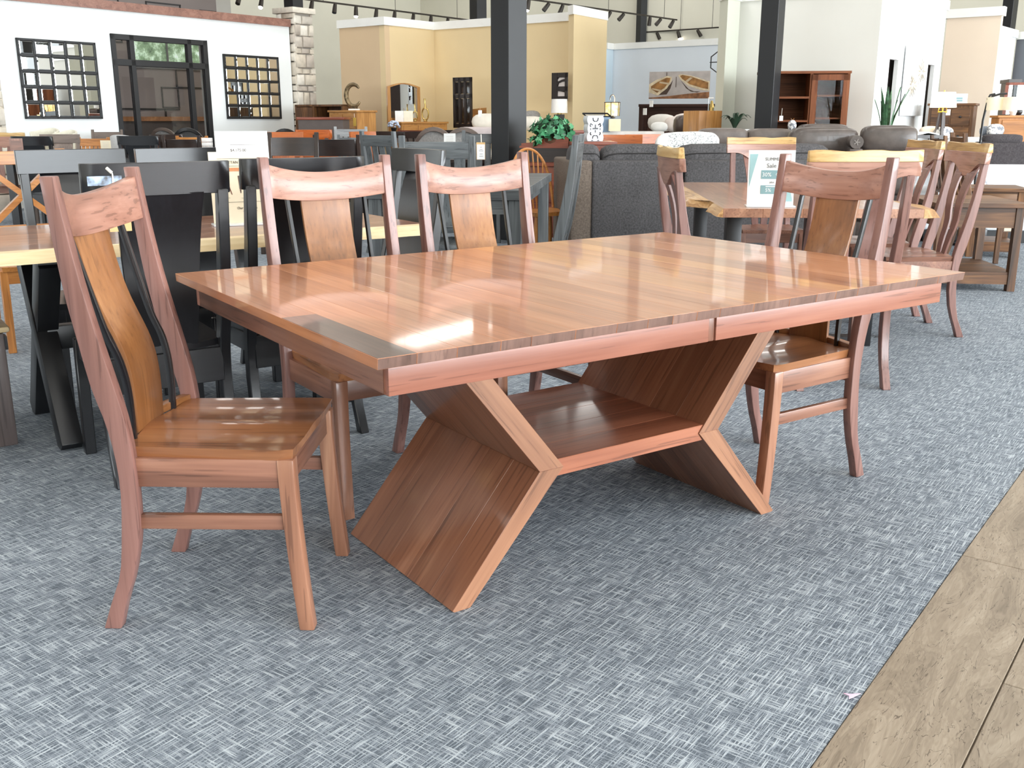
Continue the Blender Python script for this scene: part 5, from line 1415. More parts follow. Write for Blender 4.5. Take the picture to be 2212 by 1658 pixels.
iv = thing('ivy_plant', 'bushy green ivy plant standing on the red brown desk', 'plant', (grp_at(1193, 9.75).x, 9.80, zt3 + .022), 0)
MB().lathe([(.07, 0), (.1, .04), (.105, .1), (.085, .1)], n=14).build('pot', plain('brown_wicker', (92, 60, 40), .8), iv)
leafm = [plain('ivy_leaf_%d' % i, c, .45, mottle=.2, mscale=30, spec=.5) for i, c in enumerate(((52, 130, 84), (34, 98, 62), (94, 164, 116), (28, 76, 44)))]
r_ = random.Random(21); LEAF = [(0, -.5), (.18, -.42), (.5, -.3), (.32, -.05), (.42, .2), (.14, .18), (0, .55), (-.14, .18), (-.42, .2), (-.32, -.05), (-.5, -.3), (-.18, -.42)]
leaf_me = []
for mt in leafm:
    m = MB(); b = m.addv([(x_, y_, .10 * (1 - abs(x_) * 2) - .1 * abs(y_)) for x_, y_ in LEAF] + [(0, 0, .1)])
    for k in range(12): m.face((b + k, b + (k + 1) % 12, b + 12))
    leaf_me.append(m.build('leaf', mt, iv, smooth=0, recalc=False)); leaf_me[-1].location = (.05 * len(leaf_me) - .12, -.12, .14); leaf_me[-1].scale = (.06,) * 3; leaf_me[-1].rotation_euler = (1.0, 0, .5 * len(leaf_me))
for k in range(176):
    a, e = r_.uniform(0, 2 * pi), math.asin(r_.uniform(-.55, 1)); R_ = r_.uniform(.75, 1.05)
    p = Vector((.215 * R_ * cos(a) * cos(e), .17 * R_ * sin(a) * cos(e), .13 + .135 * R_ * sin(e)))
    if p.x < -.12 and e < 0: p.z -= .05
    o = leaf_me[k % 4].copy(); COL.objects.link(o); o.location = p; s_ = r_.uniform(.055, .085); o.scale = (s_, s_, s_)
    o.rotation_euler = (r_.uniform(.5, 1.5) * (1 if r_.random() > .2 else -.3), r_.uniform(-.5, .5), a + pi / 2 + r_.uniform(-.7, .7))
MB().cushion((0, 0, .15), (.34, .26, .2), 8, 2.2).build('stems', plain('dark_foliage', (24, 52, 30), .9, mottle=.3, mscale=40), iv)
for k in range(7):
    a = 2 * pi * k / 7; MB().tube([(0, 0, .08), (.08 * cos(a), .07 * sin(a), .16), (.15 * cos(a), .12 * sin(a), .2)], .004, 5).build('stem', plain('vine_stem', (70, 76, 44), .8), iv)
# ---- carved white box, glass topped case, cream block and lit lamp on the console line
cz = at(1280, 304.5, 9.7).z
cbx = thing('carved_box', 'white scalloped wooden block with black fretwork cut outs', 'ornament', (at(1281, 304, 9.7).x, 9.7, cz), radians(12)); hh = at(1283, 250, 9.6).z - cz
prof = []; N = 24
def scal(z_): return .065 + .011 * abs(sin(z_ * pi * 3)) + .008 * abs(2 * z_ - 1)
for i in range(N + 1): prof.append((scal(i / N), hh * i / N))
pl = prof + [(-a, b) for a, b in reversed(prof)]
MB().prism(pl, (-.07, .07), 'y').build('body', plain('chalk_white', (214, 214, 218), .8), cbx, smooth=0)
cut = MB()
for sg in (-1, 1):
    cut.tube([(sg * .028, -.071, hh * .64), (sg * .046, -.071, hh * .7), (sg * .052, -.071, hh * .62), (sg * .044, -.071, hh * .57)], .005, 5); cut.tube([(sg * .045, -.071, hh * .36), (sg * .05, -.071, hh * .3), (sg * .04, -.071, hh * .24)], .005, 5)
    cut.tube([(sg * .026, -.071, hh * .92), (sg * .022, -.071, hh * .82), (sg * .008, -.071, hh * .78)], .0045, 5); cut.tube([(sg * .026, -.071, hh * .1), (sg * .022, -.071, hh * .2), (sg * .008, -.071, hh * .23)], .0045, 5); cut.bar((sg * .047, -.071, hh * .44), (sg * .047, -.071, hh * .52), .005); cut.prism([(sg * .03 - .014, .004), (sg * .03 + .014, .004), (sg * .03, hh * .06)], (-.0735, -.069), 'y')
cut.bar((0, -.071, hh * .5), (0, -.071, hh * .66), .007); cut.bar((-.026, -.071, hh * .5), (.026, -.071, hh * .5), .006, .012); cut.bar((0, -.071, hh * .34), (0, -.071, hh * .44), .006); cut.bar((-.01, -.071, hh * .79), (.01, -.071, hh * .79), .006); cut.bar((-.012, -.071, hh * .22), (.012, -.071, hh * .22), .006)
cut.build('cut_out', blk, cbx, smooth=0)['label'] = 'black fretwork cut outs'
# cabinet the white block stands on, seen above the sofa cushions
for (lab, px, w_, y_, Y) in (('red brown chest under the carved white block', 1277, .40, 305, 9.75), ('red brown cabinet partly behind the ivy, left of the carved white block', 1243, .3, 281, 12.0)):
    z_ = at(px, y_, Y).z; dresser(lab, grp_at(px, Y), radians(5), w_, .38, z_, red_wood, [(1, 1), (1, 1), (1, 1)], name='chest', cat='chest')
gc = thing('display_case', 'low glass topped case with a dark rim left of the lit lamp', 'case', (at(1291, 285, 13.2).x, 13.2, at(1291, 285, 13.2).z), radians(-8)); h = at(1291, 245, 13.2).z - at(1291, 285, 13.2).z
MB().bb(-.16, .16, -.02, .0, 0, h * .86).build('case_front', plain('case_blue', (130, 152, 176), .15), gc); MB().hexa([(-.16, 0, 0), (.16, 0, 0), (.14, .3, 0), (-.2, .3, 0), (-.16, 0, h * .86), (.16, 0, h * .72), (.14, .3, h * .95), (-.2, .3, h)]).build('case_glass', plain('case_grey', (176, 186, 196), .12), gc)
MB().tube([(-.2, -.02, h), (.12, -.02, h), (.19, -.02, h * .76)], .012, 6).build('rim', blk, gc); MB().tube([(-.2, -.02, h), (-.14, -.02, h * .84), (.17, -.02, h * .84)], .008, 6).build('rim', blk, gc)
cs = thing('console_table', 'long console with a pale top below the blue display wall', 'table', grp_at(1352, 13.4), radians(-2)); z_ = at(1352, 284, 13.2).z
MB().bb(-.48, .48, -.22, .22, z_ - .05, z_).build('top', plain('pale_top', (224, 218, 212), .35), cs); MB().bb(-.45, .45, -.2, .2, z_ - .16, z_ - .05).build('apron', red_wood('x'), cs)
for sx in (-1, 1):
    for sy_ in (-1, 1): MB().bb(sx * .42 - .03, sx * .42 + .03, sy_ * .16 - .03, sy_ * .16 + .03, 0, z_ - .16).build('leg', red_wood('z'), cs)
bl = tag(MB().bb(-.075, .075, -.03, .03, 0, at(1327, 257, 13.1).z - at(1327, 283, 13.1).z).build('card_block', plain('ivory_card', (230, 214, 178), .7), loc=at(1327, 283, 13.1), rotz=.05), 'plain ivory block standing below the lit lamp', 'block')
ml = thing('table_lamp', 'small lit lantern lamp with a loop handle by the blue wall', 'lamp', (at(1322, 256, 13.25).x, 13.25, at(1322, 256, 13.25).z), radians(15)); h = at(1322, 222, 13.25).z - at(1322, 250, 13.25).z
glow = NT('mica_shade'); tcn = glow.add('ShaderNodeTexCoord'); f_ = glow.noise(tcn.outputs['Object'], 14, 3, .6); cr = glow.ramp(f_, [(.35, rgb(214, 170, 92)), (.6, rgb(252, 226, 168))]); glow.link(cr, glow.b.inputs['Base Color']); glow.link(cr, glow.b.inputs['Emission Color']); glow.b.inputs['Emission Strength'].default_value = 1.1
MB().lathe([(.095, .035), (.10, .035 + h)], n=6).build('lamp_shade', glow.m, ml, smooth=0); MB().lathe([(.02, .0), (.05, .012), (.012, .03), (.02, .05)], n=10).build('lamp_base', blk, ml)
cg = MB(); 
for k in range(6): a = pi / 3 * k; cg.tube([(.099 * cos(a), .099 * sin(a), .03), (.103 * cos(a), .103 * sin(a), .04 + h)], .005, 5)
cg.tube([(.102 * cos(2 * pi * k / 18), .102 * sin(2 * pi * k / 18), .04 + h) for k in range(18)], .005, 5, close=True); cg.build('cage', bronze, ml)
MB().tube([(.035 * cos(a) , 0, .04 + h + .035 + .05 * sin(a) * 1.2) for a in [pi * i / 10 - .5 for i in range(13)]][::1], .006, 6).build('handle', bronze, ml)
pl_ = bpy.data.lights.new('lantern_bulb', 'POINT'); pl_.energy = 7; pl_.color = (1, .8, .5); pl_.shadow_soft_size = .04; po = bpy.data.objects.new('lantern_bulb', pl_); COL.objects.link(po); po.location = (ml.location.x, 13.25, ml.location.z + .06 + h)
# ---- blue display: dark bed, boats canvas, glass hexagon, wood side board
bz2 = at(1458, 227, 19.4).z
dark_bed = lambda ax: wood('dark_bed', (36, 20, 15), (52, 31, 24), (68, 42, 32), axis=ax, vary=.1, rough=.6, coat=0, spec=.2)
bd = bed('dark bed with a flat headboard in front of the blue wall', grp_at(1460, 20.2), RG2 + radians(24), 1.36, bz2, dark_bed, plain('white_bedding', (236, 230, 218), .95), 2, arch=.0)
MB().bb(-.74, .74, -.07, .06, bz2 - .02, bz2 + .03).build('headboard_cap', dark_bed('x'), bd)
pk = plain('blush_linen', (226, 214, 208), .95, bump=.3)
pillow('large pale pillow against the dark headboard, left', 1430, 265, 18.4, .52, .3, .22, plain('stone_linen', (222, 218, 212), .95, bump=.3)); pillow('blush square pillow in front of the dark headboard', 1456, 268, 18.2, .34, .27, .16, pk, tilt=.3)
pillow('blush pillow behind the brown bolster', 1482, 262, 18.5, .5, .28, .2, pk); pillow('small white lettered pillow at the bed\'s front', 1424, 274, 17.9, .3, .17, .1, white_paper)
ot = tag(MB().cushion((0, 0, 0), (.34, .34, .30), 8, 3.2).build('bolster', plain('brown_leather', (74, 60, 54), .35, bump=.3), loc=at(1481, 272, 14.2)), 'tufted brown leather bolster left of the plain wooden panel', 'cushion')
tag(MB().bb(-.17, .17, -.2, .2, 0, at(1517, 239, 13.3).z).build('wooden_cabinet', honey('z'), loc=grp_at(1517, 13.4), rotz=radians(20), bevel=.004), 'plain honey wood cabinet side at the left of the white display', 'cabinet')
for lab, px, y in (('white switch plate on the blue wall above the bed', 1407, 224), ('white tag on the dark headboard\'s left post', 1393, 241)):
    p = at(px, y, 20.1 if y < 230 else 19.2); tag(MB().bb(-.035, .035, -.01, .01, -.06, .06).build('wall_plate' if y < 230 else 'price_tag', white_paper, loc=p, rotz=RG2), lab, 'plate' if y < 230 else 'tag')
# canvas with two rowing boats (plain generic picture)
ca = at(1407, 213, 20.75); cb_ = at(1525, 213, 20.3)
cv = thing('canvas', 'wide canvas of two wooden rowing boats on grey water', 'picture', at(1466, 213, 20.55), RG2 + radians(14)); cw = 1.22; chh = at(1466, 154, 20.5).z - at(1466, 213, 20.5).z
MB().bb(-cw / 2, cw / 2, -.02, .02, 0, chh).build('stretched_canvas', plain('lake_grey', (176, 168, 164), .8, mottle=.08, mscale=5), cv, smooth=0)
def art(t, polys, mat, y_, name='painted_shape'):
    m = MB()
    for poly in polys:
        b = m.addv([(-cw / 2 + a * cw, y_, (1 - b_) * chh) for a, b_ in poly]); m.face([b + i for i in range(len(poly))])
    return m.build(name, mat, t, smooth=0)
art(cv, [[(0, .96), (.35, .9), (.65, .82), (1, .76), (1, 1), (0, 1)]], plain('shore_brown', (134, 92, 62), .8, mottle=.2, mscale=14), -.0212)
art(cv, [[(.17, .86), (.36, .45), (.40, .3), (.36, .62), (.30, .84)], [(.52, .32), (.62, .62), (.80, .78), (.86, .74), (.7, .74)]], plain('water_shadow', (74, 58, 48), .8), -.0212)
art(cv, [[(0, .46), (.12, .3), (.30, .16), (.38, .2), (.37, .38), (.30, .62), (.15, .88), (0, .76)], [(.48, .14), (.52, .1), (.7, .16), (1, .38), (1, .72), (.88, .7), (.66, .54), (.52, .3)]], plain('boat_cream', (206, 190, 160), .8, mottle=.1, mscale=14), -.0222)
art(cv, [[(.03, .54), (.14, .38), (.29, .22), (.355, .24), (.34, .38), (.26, .6), (.14, .78), (.04, .64)], [(.51, .17), (.55, .13), (.7, .2), (.98, .42), (.98, .66), (.88, .62), (.68, .48), (.55, .28)]], plain('boat_inside', (146, 104, 58), .8, mottle=.25, mscale=9), -.0232)
art(cv, [[(.18, .36), (.34, .42), (.33, .48), (.17, .42)], [(.06, .60), (.22, .68), (.19, .74), (.04, .64)], [(.60, .36), (.68, .22), (.72, .24), (.64, .4)]], plain('boat_seat', (190, 170, 140), .8), -.0240)
art(cv, [[(.445, .2), (.455, .2), (.455, .58), (.445, .58)], [(.285, .03), (.297, .03), (.297, .16), (.285, .16)]], plain('mooring_post', (84, 70, 62), .8), -.0240)
# hexagon wire decor
hx = thing('wall_decor', 'black wire hexagon on the blue wall at the white display\'s edge', 'wall decor', at(1551, 134, 19.9), RG2)
hp = [(.0 + .17 * cos(a), 0, .2 * sin(a)) for a in [pi / 6 + pi / 3 * k for k in range(6)]]; MB().tube(hp, .012, 6, close=True).build('wire_frame', blk, hx, smooth=0); MB().tube([(-.17, 0, 0), (.17, 0, 0)], .01, 6).build('crossbar', blk, hx)
wl2 = thing('wall_sconce', 'gold and clear sconce beside the wooden cabinet side', 'lamp', at(1537, 232, 19.5), 0); MB().tube([(0, 0, -.1), (0, -.03, 0), (0, 0, .12)], [.03, .05, .02], 8).build('gold_body', gold, wl2); MB().tube([(-.06, 0, -.15), (-.06, 0, .16)], .008, 5).build('post', acry, wl2); MB().tube([(-.07, 0, .17), (.03, 0, .17)], .014, 6).build('bulb', shade_w, wl2)
# ---- plant and sign by the white display
def fronds(t, n, L, mat, seed, w=.03, up=.7):
    r_ = random.Random(seed)
    for k in range(n):
        a = 2 * pi * k / n + r_.uniform(-.3, .3); l_ = L * r_.uniform(.7, 1.1); R = []
        for i in range(9):
            u = i / 8; rr_ = l_ * u * .8; z_ = l_ * up * sin(u * 2.2) * .9; wd_ = w * sin(pi * min(1, u * .9 + .1)) + .001
            p = Vector((rr_ * cos(a), rr_ * sin(a), z_)); s_ = Vector((-sin(a), cos(a), 0)) * wd_; R.append([p - s_, p + Vector((0, 0, .006)), p + s_, p - Vector((0, 0, .002))])
        MB().rings(R).build('leaf', mat, t, smooth=0)
fp = thing('potted_plant', 'arching dark leaved plant left of the white display column', 'plant', (at(1586, 290, 12.6).x, 12.6, at(1586, 283, 12.6).z), 0)
MB().lathe([(.05, -.12), (.07, 0), (.06, 0)], n=12).build('pot', white_trim, fp); fronds(fp, 11, .26, plain('dark_leaf', (40, 62, 44), .5), 3, .022, .85)
t, w, h = card('white landscape sign in front of the arching plant', 1603, 263, 287, .20, 12.3, white_paper, False)
MB().prism([(-.09, h * .2), (-.09, h * .95), (-.065, h * .95)], (-.0045, -.003), 'y').build('printed_corner', teal, t, smooth=0)
for lab, px, y in (('low stand under the arching plant', 1590, 287),):
    z_ = at(1590, 285, 12.6).z - .10; st = thing('side_table', lab, 'table', grp_at(1590, 12.5)); MB().bb(-.25, .25, -.35, .3, z_ - .03, z_).build('top', espresso('x'), st)
    for sx in (-1, 1):
        for sy_ in (-1, 1): MB().bb(sx * .2 - .02, sx * .2 + .02, sy_ * .22 - .02, sy_ * .22 + .02, 0, z_ - .03).build('leg', espresso('z'), st)
    t.location.z = z_ + .006; fp.location.z = z_ + .12
# ---- hutch
hz = at(1730, 150, 12.3).z
hu = thing('hutch', 'tall walnut hutch with shelves, a glass door and a wine rack', 'hutch', grp_at(1728, 12.85), RG2 + radians(30)); w, d = 1.07, .34
hw_ = lambda ax: wood('hutch_wood', (84, 42, 22), (124, 72, 42), (150, 94, 60), axis=ax, vary=.06, coat=0, rough=.55, spec=.25)
mx_ = .06
for nm, x0, x1 in (('side', -w / 2, -w / 2 + .03), ('divider', mx_, mx_ + .03), ('side', w / 2 - .03, w / 2)): MB().bb(x0, x1, -d / 2, d / 2, 0, hz).build(nm + '_panel', hw_('z'), hu)
MB().bb(-w / 2, w / 2, d / 2 - .02, d / 2, 0, hz).build('back_panel', wood('hutch_back', (50, 28, 16), (74, 44, 26), (94, 60, 38), axis='x', vary=0, coat=0, rough=.7, spec=.15), hu, smooth=0); MB().bb(-w / 2 - .01, w / 2 + .01, -d / 2 - .01, d / 2, hz - .03, hz).build('top', hw_('x'), hu)
for z_ in (.30, .58, .83): MB().bb(-w / 2 + .03, mx_, -d / 2, d / 2 - .02, hz - z_ - .025, hz - z_).build('shelf', hw_('x'), hu)
for z_ in (.28, .55): MB().bb(mx_ + .03, w / 2 - .03, -d / 2 + .04, d / 2 - .02, hz - z_ - .02, hz - z_).build('shelf', hw_('x'), hu)
MB().bb(-w / 2, w / 2, -d / 2, d / 2, hz - 1.22, hz - 1.19).build('shelf', hw_('x'), hu); MB().bb(-w / 2 + .02, w / 2 - .02, -d / 2, d / 2, .05, hz - 1.22).build('base_cabinet', hw_('x'), hu); MB().bb(mx_ + .03, w / 2 - .03, -d / 2, d / 2, hz - .85, hz - .825).build('shelf', hw_('x'), hu)
gd_ = MB(); x0, x1, z0, z1 = mx_ + .02, w / 2 - .01, hz - .82, hz - .04
for a, b, c, e in ((x0, x1, z0, z0 + .07), (x0, x1, z1 - .07, z1), (x0, x0 + .07, z0, z1), (x1 - .07, x1, z0, z1)): gd_.bb(a, b, -d / 2 - .02, -d / 2, c, e)
gdo = gd_.build('glass_door', hw_('z'), hu, smooth=0); MB().bb(x0 + .07, x1 - .07, -d / 2 - .012, -d / 2 - .008, z0 + .07, z1 - .07).build('pane', GLASS, gdo, smooth=0)
rk = MB(); rx0, rx1, rz0, rz1 = mx_ + .03, w / 2 - .03, hz - 1.19, hz - .85; n = 3; rw, rh = rx1 - rx0, rz1 - rz0
for k in range(-2, 3):
    for sg in (-1, 1):
        pts = []
        for i in range(2):
            u = -.2 + 1.4 * i; x_ = rx0 + rw * (u if sg > 0 else 1 - u); z_ = rz0 + rh * (u + k * .5); pts.append((x_, z_))
        (xa, za), (xb, zb) = pts
        # clip to the opening
        def clip(xa, za, xb, zb):
            t0, t1 = 0, 1
            for p_, q_ in ((-(xb - xa), xa - rx0), (xb - xa, rx1 - xa), (-(zb - za), za - rz0), (zb - za, rz1 - za)):
                if abs(p_) < 1e-9:
                    if q_ < 0: return None
                    continue
                r0 = q_ / p_
                if p_ < 0: t0 = max(t0, r0)
                else: t1 = min(t1, r0)
            return (t0, t1) if t0 < t1 else None
        c_ = clip(xa, za, xb, zb)
        if c_: rk.bar((lerp(xa, xb, c_[0]), -d / 2 + .03 - .005 * sg, lerp(za, zb, c_[0])), (lerp(xa, xb, c_[1]), -d / 2 + .03 - .005 * sg, lerp(za, zb, c_[1])), .016, .014, up=(0, 1, 0))
rk.build('wine_rack_lattice', hw_('x'), hu, smooth=0)
tk = thing('price_tag', 'white tag hanging inside the tall hutch', 'tag', at(1688, 250, 12.6), 0); MB().bb(-.022, .022, 0, .004, -.06, 0).build('card', white_paper, tk); MB().tube([(0, 0, 0), (.004, 0, .09)], .003, 5).build('string', plain('white_string', (226, 220, 208), .9), tk)
ow = thing('ornament', 'round openwork white ornament on the sofa table before the hutch', 'ornament', (at(1710, 285, 12.15).x, 12.15, at(1710, 283, 12.15).z), 0); h = at(1710, 263, 12.15).z - at(1710, 283, 12.15).z + .02
MB().lathe([(.02, .0), (.043, .02), (.052, h * .5), (.045, h * .8), (.02, h)], n=16).build('body', PATT, ow)
for sg in (-1, 1): MB().tube([(0, 0, h), (sg * .02, 0, h + .02)], .002, 5).build('twig', oak('z'), ow)
sx_ = thing('sofa_table', 'narrow dark table behind the leather seats holding the ornament', 'table', grp_at(1712, 12.15)); z_ = at(1710, 283, 12.15).z
MB().bb(-.15, .15, -.12, .12, z_ - .03, z_).build('top', espresso('x'), sx_)
for sx in (-1, 1): MB().bb(sx * .12 - .02, sx * .12 + .02, -.1, .1, 0, z_ - .03).build('leg', espresso('z'), sx_)
# ---- side of the white display: canvas and snake plant
cpa, cpb = rf(1.03, 1.0, -.04), rf(1.95, 2.24, -.04); c0 = (cpa + cpb) / 2
wa = thing('canvas', 'white canvas of pale feathery blossoms on the white display side', 'picture', (c0.x, c0.y, 1.22), math.atan2(sd.y, sd.x)); aw, ah = .92, .90
artm = NT('pale_blossom_print'); tcn = artm.add('ShaderNodeTexCoord'); mp_ = artm.add('ShaderNodeMapping'); mp_.inputs['Scale'].default_value = (9, 1, 2.2); artm.link(tcn.outputs['Object'], mp_.inputs['Vector']); f1 = artm.noise(mp_.outputs[0], 1.6, 4, .6, 1.5)
artm.link(artm.ramp(f1, [(.3, rgb(204, 204, 202)), (.42, rgb(224, 228, 232)), (.62, rgb(238, 240, 242))]), artm.b.inputs['Base Color'])
MB().bb(-aw / 2, aw / 2, -.02, .02, 0, ah).build('stretched_canvas', artm.m, wa, smooth=0)
pet = MB(); r_ = random.Random(8)
for cx_, cz_, n_ in ((-.16, .40, 16), (.2, .58, 14)):
    for k in range(n_):
        a = 2 * pi * k / n_ + r_.uniform(-.1, .1); l_ = r_.uniform(.12, .24); d_ = Vector((cos(a), 0, sin(a))); s_ = Vector((-sin(a), 0, cos(a))); p = Vector((cx_, -.0215 - k * .0002, cz_))
        b = pet.addv([p + d_ * .02, p + d_ * l_ * .5 + s_ * .014, p + d_ * l_, p + d_ * l_ * .5 - s_ * .014]); pet.face((b, b + 1, b + 2, b + 3))
pet.build('painted_petals', plain('petal_taupe', (176, 166, 150), .8, mottle=.25, mscale=30), wa, smooth=0)
sp = thing('snake_plant', 'upright green snake plant against the white display side', 'plant', (at(1914, 276, 11.2).x, 11.2, at(1914, 284, 11.2).z - .18), 0)
MB().lathe([(.07, 0), (.10, .05), (.11, .2), (.095, .2)], n=16).build('pot', white_trim, sp); r_ = random.Random(5)
for k in range(15):
    a = r_.uniform(0, 2 * pi); l_ = r_.uniform(.30, .50); lean = r_.uniform(.02, .16); R = []
    for i in range(8):
        u = i / 7; wd_ = .022 * (1 - u ** 3) + .001; p = Vector((.05 * cos(a) + lean * u ** 1.6 * cos(a), .05 * sin(a) + lean * u ** 1.6 * sin(a), .17 + l_ * u)); s_ = Vector((-sin(a), cos(a), 0)) * wd_; q_ = Vector((cos(a), sin(a), 0)) * .005; R.append([p - s_, p - q_, p + s_, p + q_])
    MB().rings(R).build('leaf', plain('snake_leaf_%d' % (k % 3), ((52, 88, 58), (74, 112, 74), (40, 66, 44))[k % 3], .5, mottle=.3, mscale=26), sp, smooth=0)
st = thing('plant_stand', 'low stand beneath the snake plant', 'stand', (sp.location.x, 11.2, 0)); MB().lathe([(.10, 0), (.09, .03), (.05, .08), (.05, sp.location.z - .05), (.13, sp.location.z - .03), (.13, sp.location.z)], n=16).build('column_body', espresso('z'), st)
# ---- lamp and dresser by the beige wall
tl = thing('floor_lamp', 'tripod lamp with a glowing white drum shade before the beige wall', 'lamp', (at(2036, 240, 11.6).x, 11.6, 0), 0); zb_, ztp = at(2036, 232, 11.6).z, at(2036, 199, 11.6).z; r0 = .135
litshade = NT('lit_shade'); litshade.b.inputs['Base Color'].default_value = (1, .97, .9, 1); litshade.b.inputs['Emission Color'].default_value = (1, .93, .8, 1); litshade.b.inputs['Emission Strength'].default_value = 1.1
MB().lathe([(r0 * 1.05, zb_), (r0 * .88, ztp), (r0 * .86, ztp), (r0 * 1.03, zb_)], n=28).build('lamp_shade', litshade.m, tl, smooth=50)
brass = plain('brass_bright', (230, 190, 60), .3, .8)
for k in range(3): a = 2 * pi * k / 3 + .5; MB().bar((.02 * cos(a), .02 * sin(a), zb_ - .05), (.17 * cos(a), .17 * sin(a), 0), .028).build('leg', wood('taupe_stain', (58, 50, 48), (84, 74, 72), (104, 94, 92), axis='z'), tl)
MB().tube([(-.05, 0, zb_ - .05), (.05, 0, zb_ - .05), (.04, 0, zb_), (-.04, 0, zb_)], .008, 6, close=True).build('bracket', brass, tl); MB().tube([(0, 0, zb_ - .06), (0, 0, ztp + .02)], .008, 6).build('stem', brass, tl)
pl_ = bpy.data.lights.new('tripod_bulb', 'POINT'); pl_.energy = 14; pl_.color = (1, .86, .66); pl_.shadow_soft_size = .06; po = bpy.data.objects.new('tripod_bulb', pl_); COL.objects.link(po); po.location = (tl.location.x, 11.6, (zb_ + ztp) / 2)
dd = dresser('tall rustic chest of drawers beside the tripod lamp', grp_at(2056, 13.9), radians(-30), .56, .42, at(2056, 223, 13.7).z, rustic, [(1, 2), (1, 1), (1, 1), (1, 1), (1, 1)])
tk = thing('price_tag', 'white tag hanging on the tall rustic chest', 'tag', at(2049, 236, 13.4), 0); MB().bb(-.028, .028, 0, .004, -.075, 0).build('card', white_paper, tk)
t, w, h = card('white sale sign with grey bands on the tall rustic chest', 2078, 204, 224, .19, 13.8, white_paper, False); t.location.z = at(2056, 223, 13.7).z + .006; t.location.x -= .03
for z_ in (.5, .25): MB().bb(-.055, .03, -.0045, -.003, h * z_ - .012, h * z_ + .012).build('printed_band', plain('teal_band', (128, 160, 164), .7), t, smooth=0)
# arc lamp
al = thing('floor_lamp', 'black arc floor lamp with two pale drum shades at the right', 'lamp', (at(2118, 285, 9.6).x, 9.6, 0), 0); zz = lambda y: at(2130, y, 9.6).z; xx = lambda px: at(px, 240, 9.6).x - al.location.x
MB().tube([(0, 0, .02), (.01, 0, zz(260)), (.03, 0, zz(222))], .011, 8).build('pole', blk, al); MB().tube([(.03, 0, zz(224)), (xx(2140), 0, zz(208)), (xx(2156), 0, zz(203)), (xx(2170), 0, zz(202))], .010, 8).build('arm', blk, al); MB().tube([(.03, 0, zz(215)), (xx(2135), 0, zz(205)), (xx(2145), 0, zz(203))], .010, 8).build('arm', blk, al); MB().lathe([(.16, 0), (.16, .025), (.02, .03)], n=20).build('base', blk, al)
for px, dy in ((2148, 0), (2172, -.12)):
    MB().lathe([(.088, zz(238)), (.082, zz(210)), (.078, zz(210)), (.085, zz(238))], (xx(px), dy, 0), n=24).build('lamp_shade', plain('linen_shade', (236, 226, 200), .9, emit=(255, 236, 200), es=.25), al, smooth=50)
# framed art on the ice wall, dark wardrobe, mirror piece and wood cabinet at right edge
fa_ = thing('canvas', 'narrow pale flower canvas on the ice white wall', 'picture', at(2155, 215, 16.9), math.atan2((uB - uA).y, (uB - uA).x)); MB().bb(-.33, .33, -.02, .0, 0, 1.05).build('stretched_canvas', artm.m, fa_, smooth=0)
wr_ = thing('wardrobe', 'dark brown wardrobe post by the slate wall at the right edge', 'wardrobe', grp_at(2173, 14.6), radians(-10)); h = at(2173, 172, 14.6).z
MB().bb(-.07, .07, -.2, .2, 0, h - .05).build('body', espresso('z'), wr_); MB().bb(-.085, .085, -.22, .22, h - .05, h).build('top', espresso('x'), wr_); MB().bb(-.06, .06, -.21, -.2, .1, h - .15).build('cabinet_door', espresso('z'), wr_)
mg = thing('standing_mirror', 'dark framed mirror leaning by the slate wall at the right edge', 'mirror', at(2192, 247, 14.1), radians(-14)); h = at(2192, 178, 14.1).z - at(2192, 247, 14.1).z
m = MB(); 
for a, b, c, e in ((-.16, .16, h - .035, h), (-.16, -.12, 0, h), (.12, .16, 0, h)): m.bb(a, b, -.02, .02, c, e)
m.build('frame', red_wood('z'), mg, smooth=0); MB().bb(-.12, .12, .0, .01, 0, h - .03).build('mirror_glass', MIRROR, mg, smooth=0)
wc_ = dresser('light wooden cabinet at the right edge behind the dark recliner', grp_at(2194, 13.2), radians(-12), .5, .4, at(2194, 249, 13.0).z, oak, [(1, 1), (1, 1)], name='cabinet', cat='cabinet')
vs = thing('vase', 'small white and black vase on the light wooden cabinet', 'vase', (grp_at(2190, 13.1).x, 13.15, at(2194, 249, 13.0).z), 0); MB().lathe([(.03, 0), (.05, .05), (.03, .1), (.015, .13)], n=14).build('body', white_trim, vs); MB().cushion((.07, 0, .045), (.1, .08, .09), 6, 2.2).build('dark_bowl', blk, vs)
# ================================================================ upholstery
def tweed(name, c1, c2):
    if name in _mats: return _mats[name]
    k = NT(name); tc = k.add('ShaderNodeTexCoord'); f = k.noise(tc.outputs['Object'], 70, 3, .7); g = k.noise(tc.outputs['Object'], 5, 2)
    k.link(k.ramp(k.math('ADD', k.math('MULTIPLY', f, .8), k.math('MULTIPLY', g, .2)), [(.35, rgb(*c1)), (.65, rgb(*c2))]), k.b.inputs['Base Color']); k.b.inputs['Roughness'].default_value = .95; k.b.inputs['Specular IOR Level'].default_value = .2; k.bump(f, .003, .4)
    _mats[name] = k.m; return k.m
char = tweed('charcoal_tweed', (62, 61, 62), (94, 92, 93))
piping = plain('dark_piping', (36, 34, 34), .8)
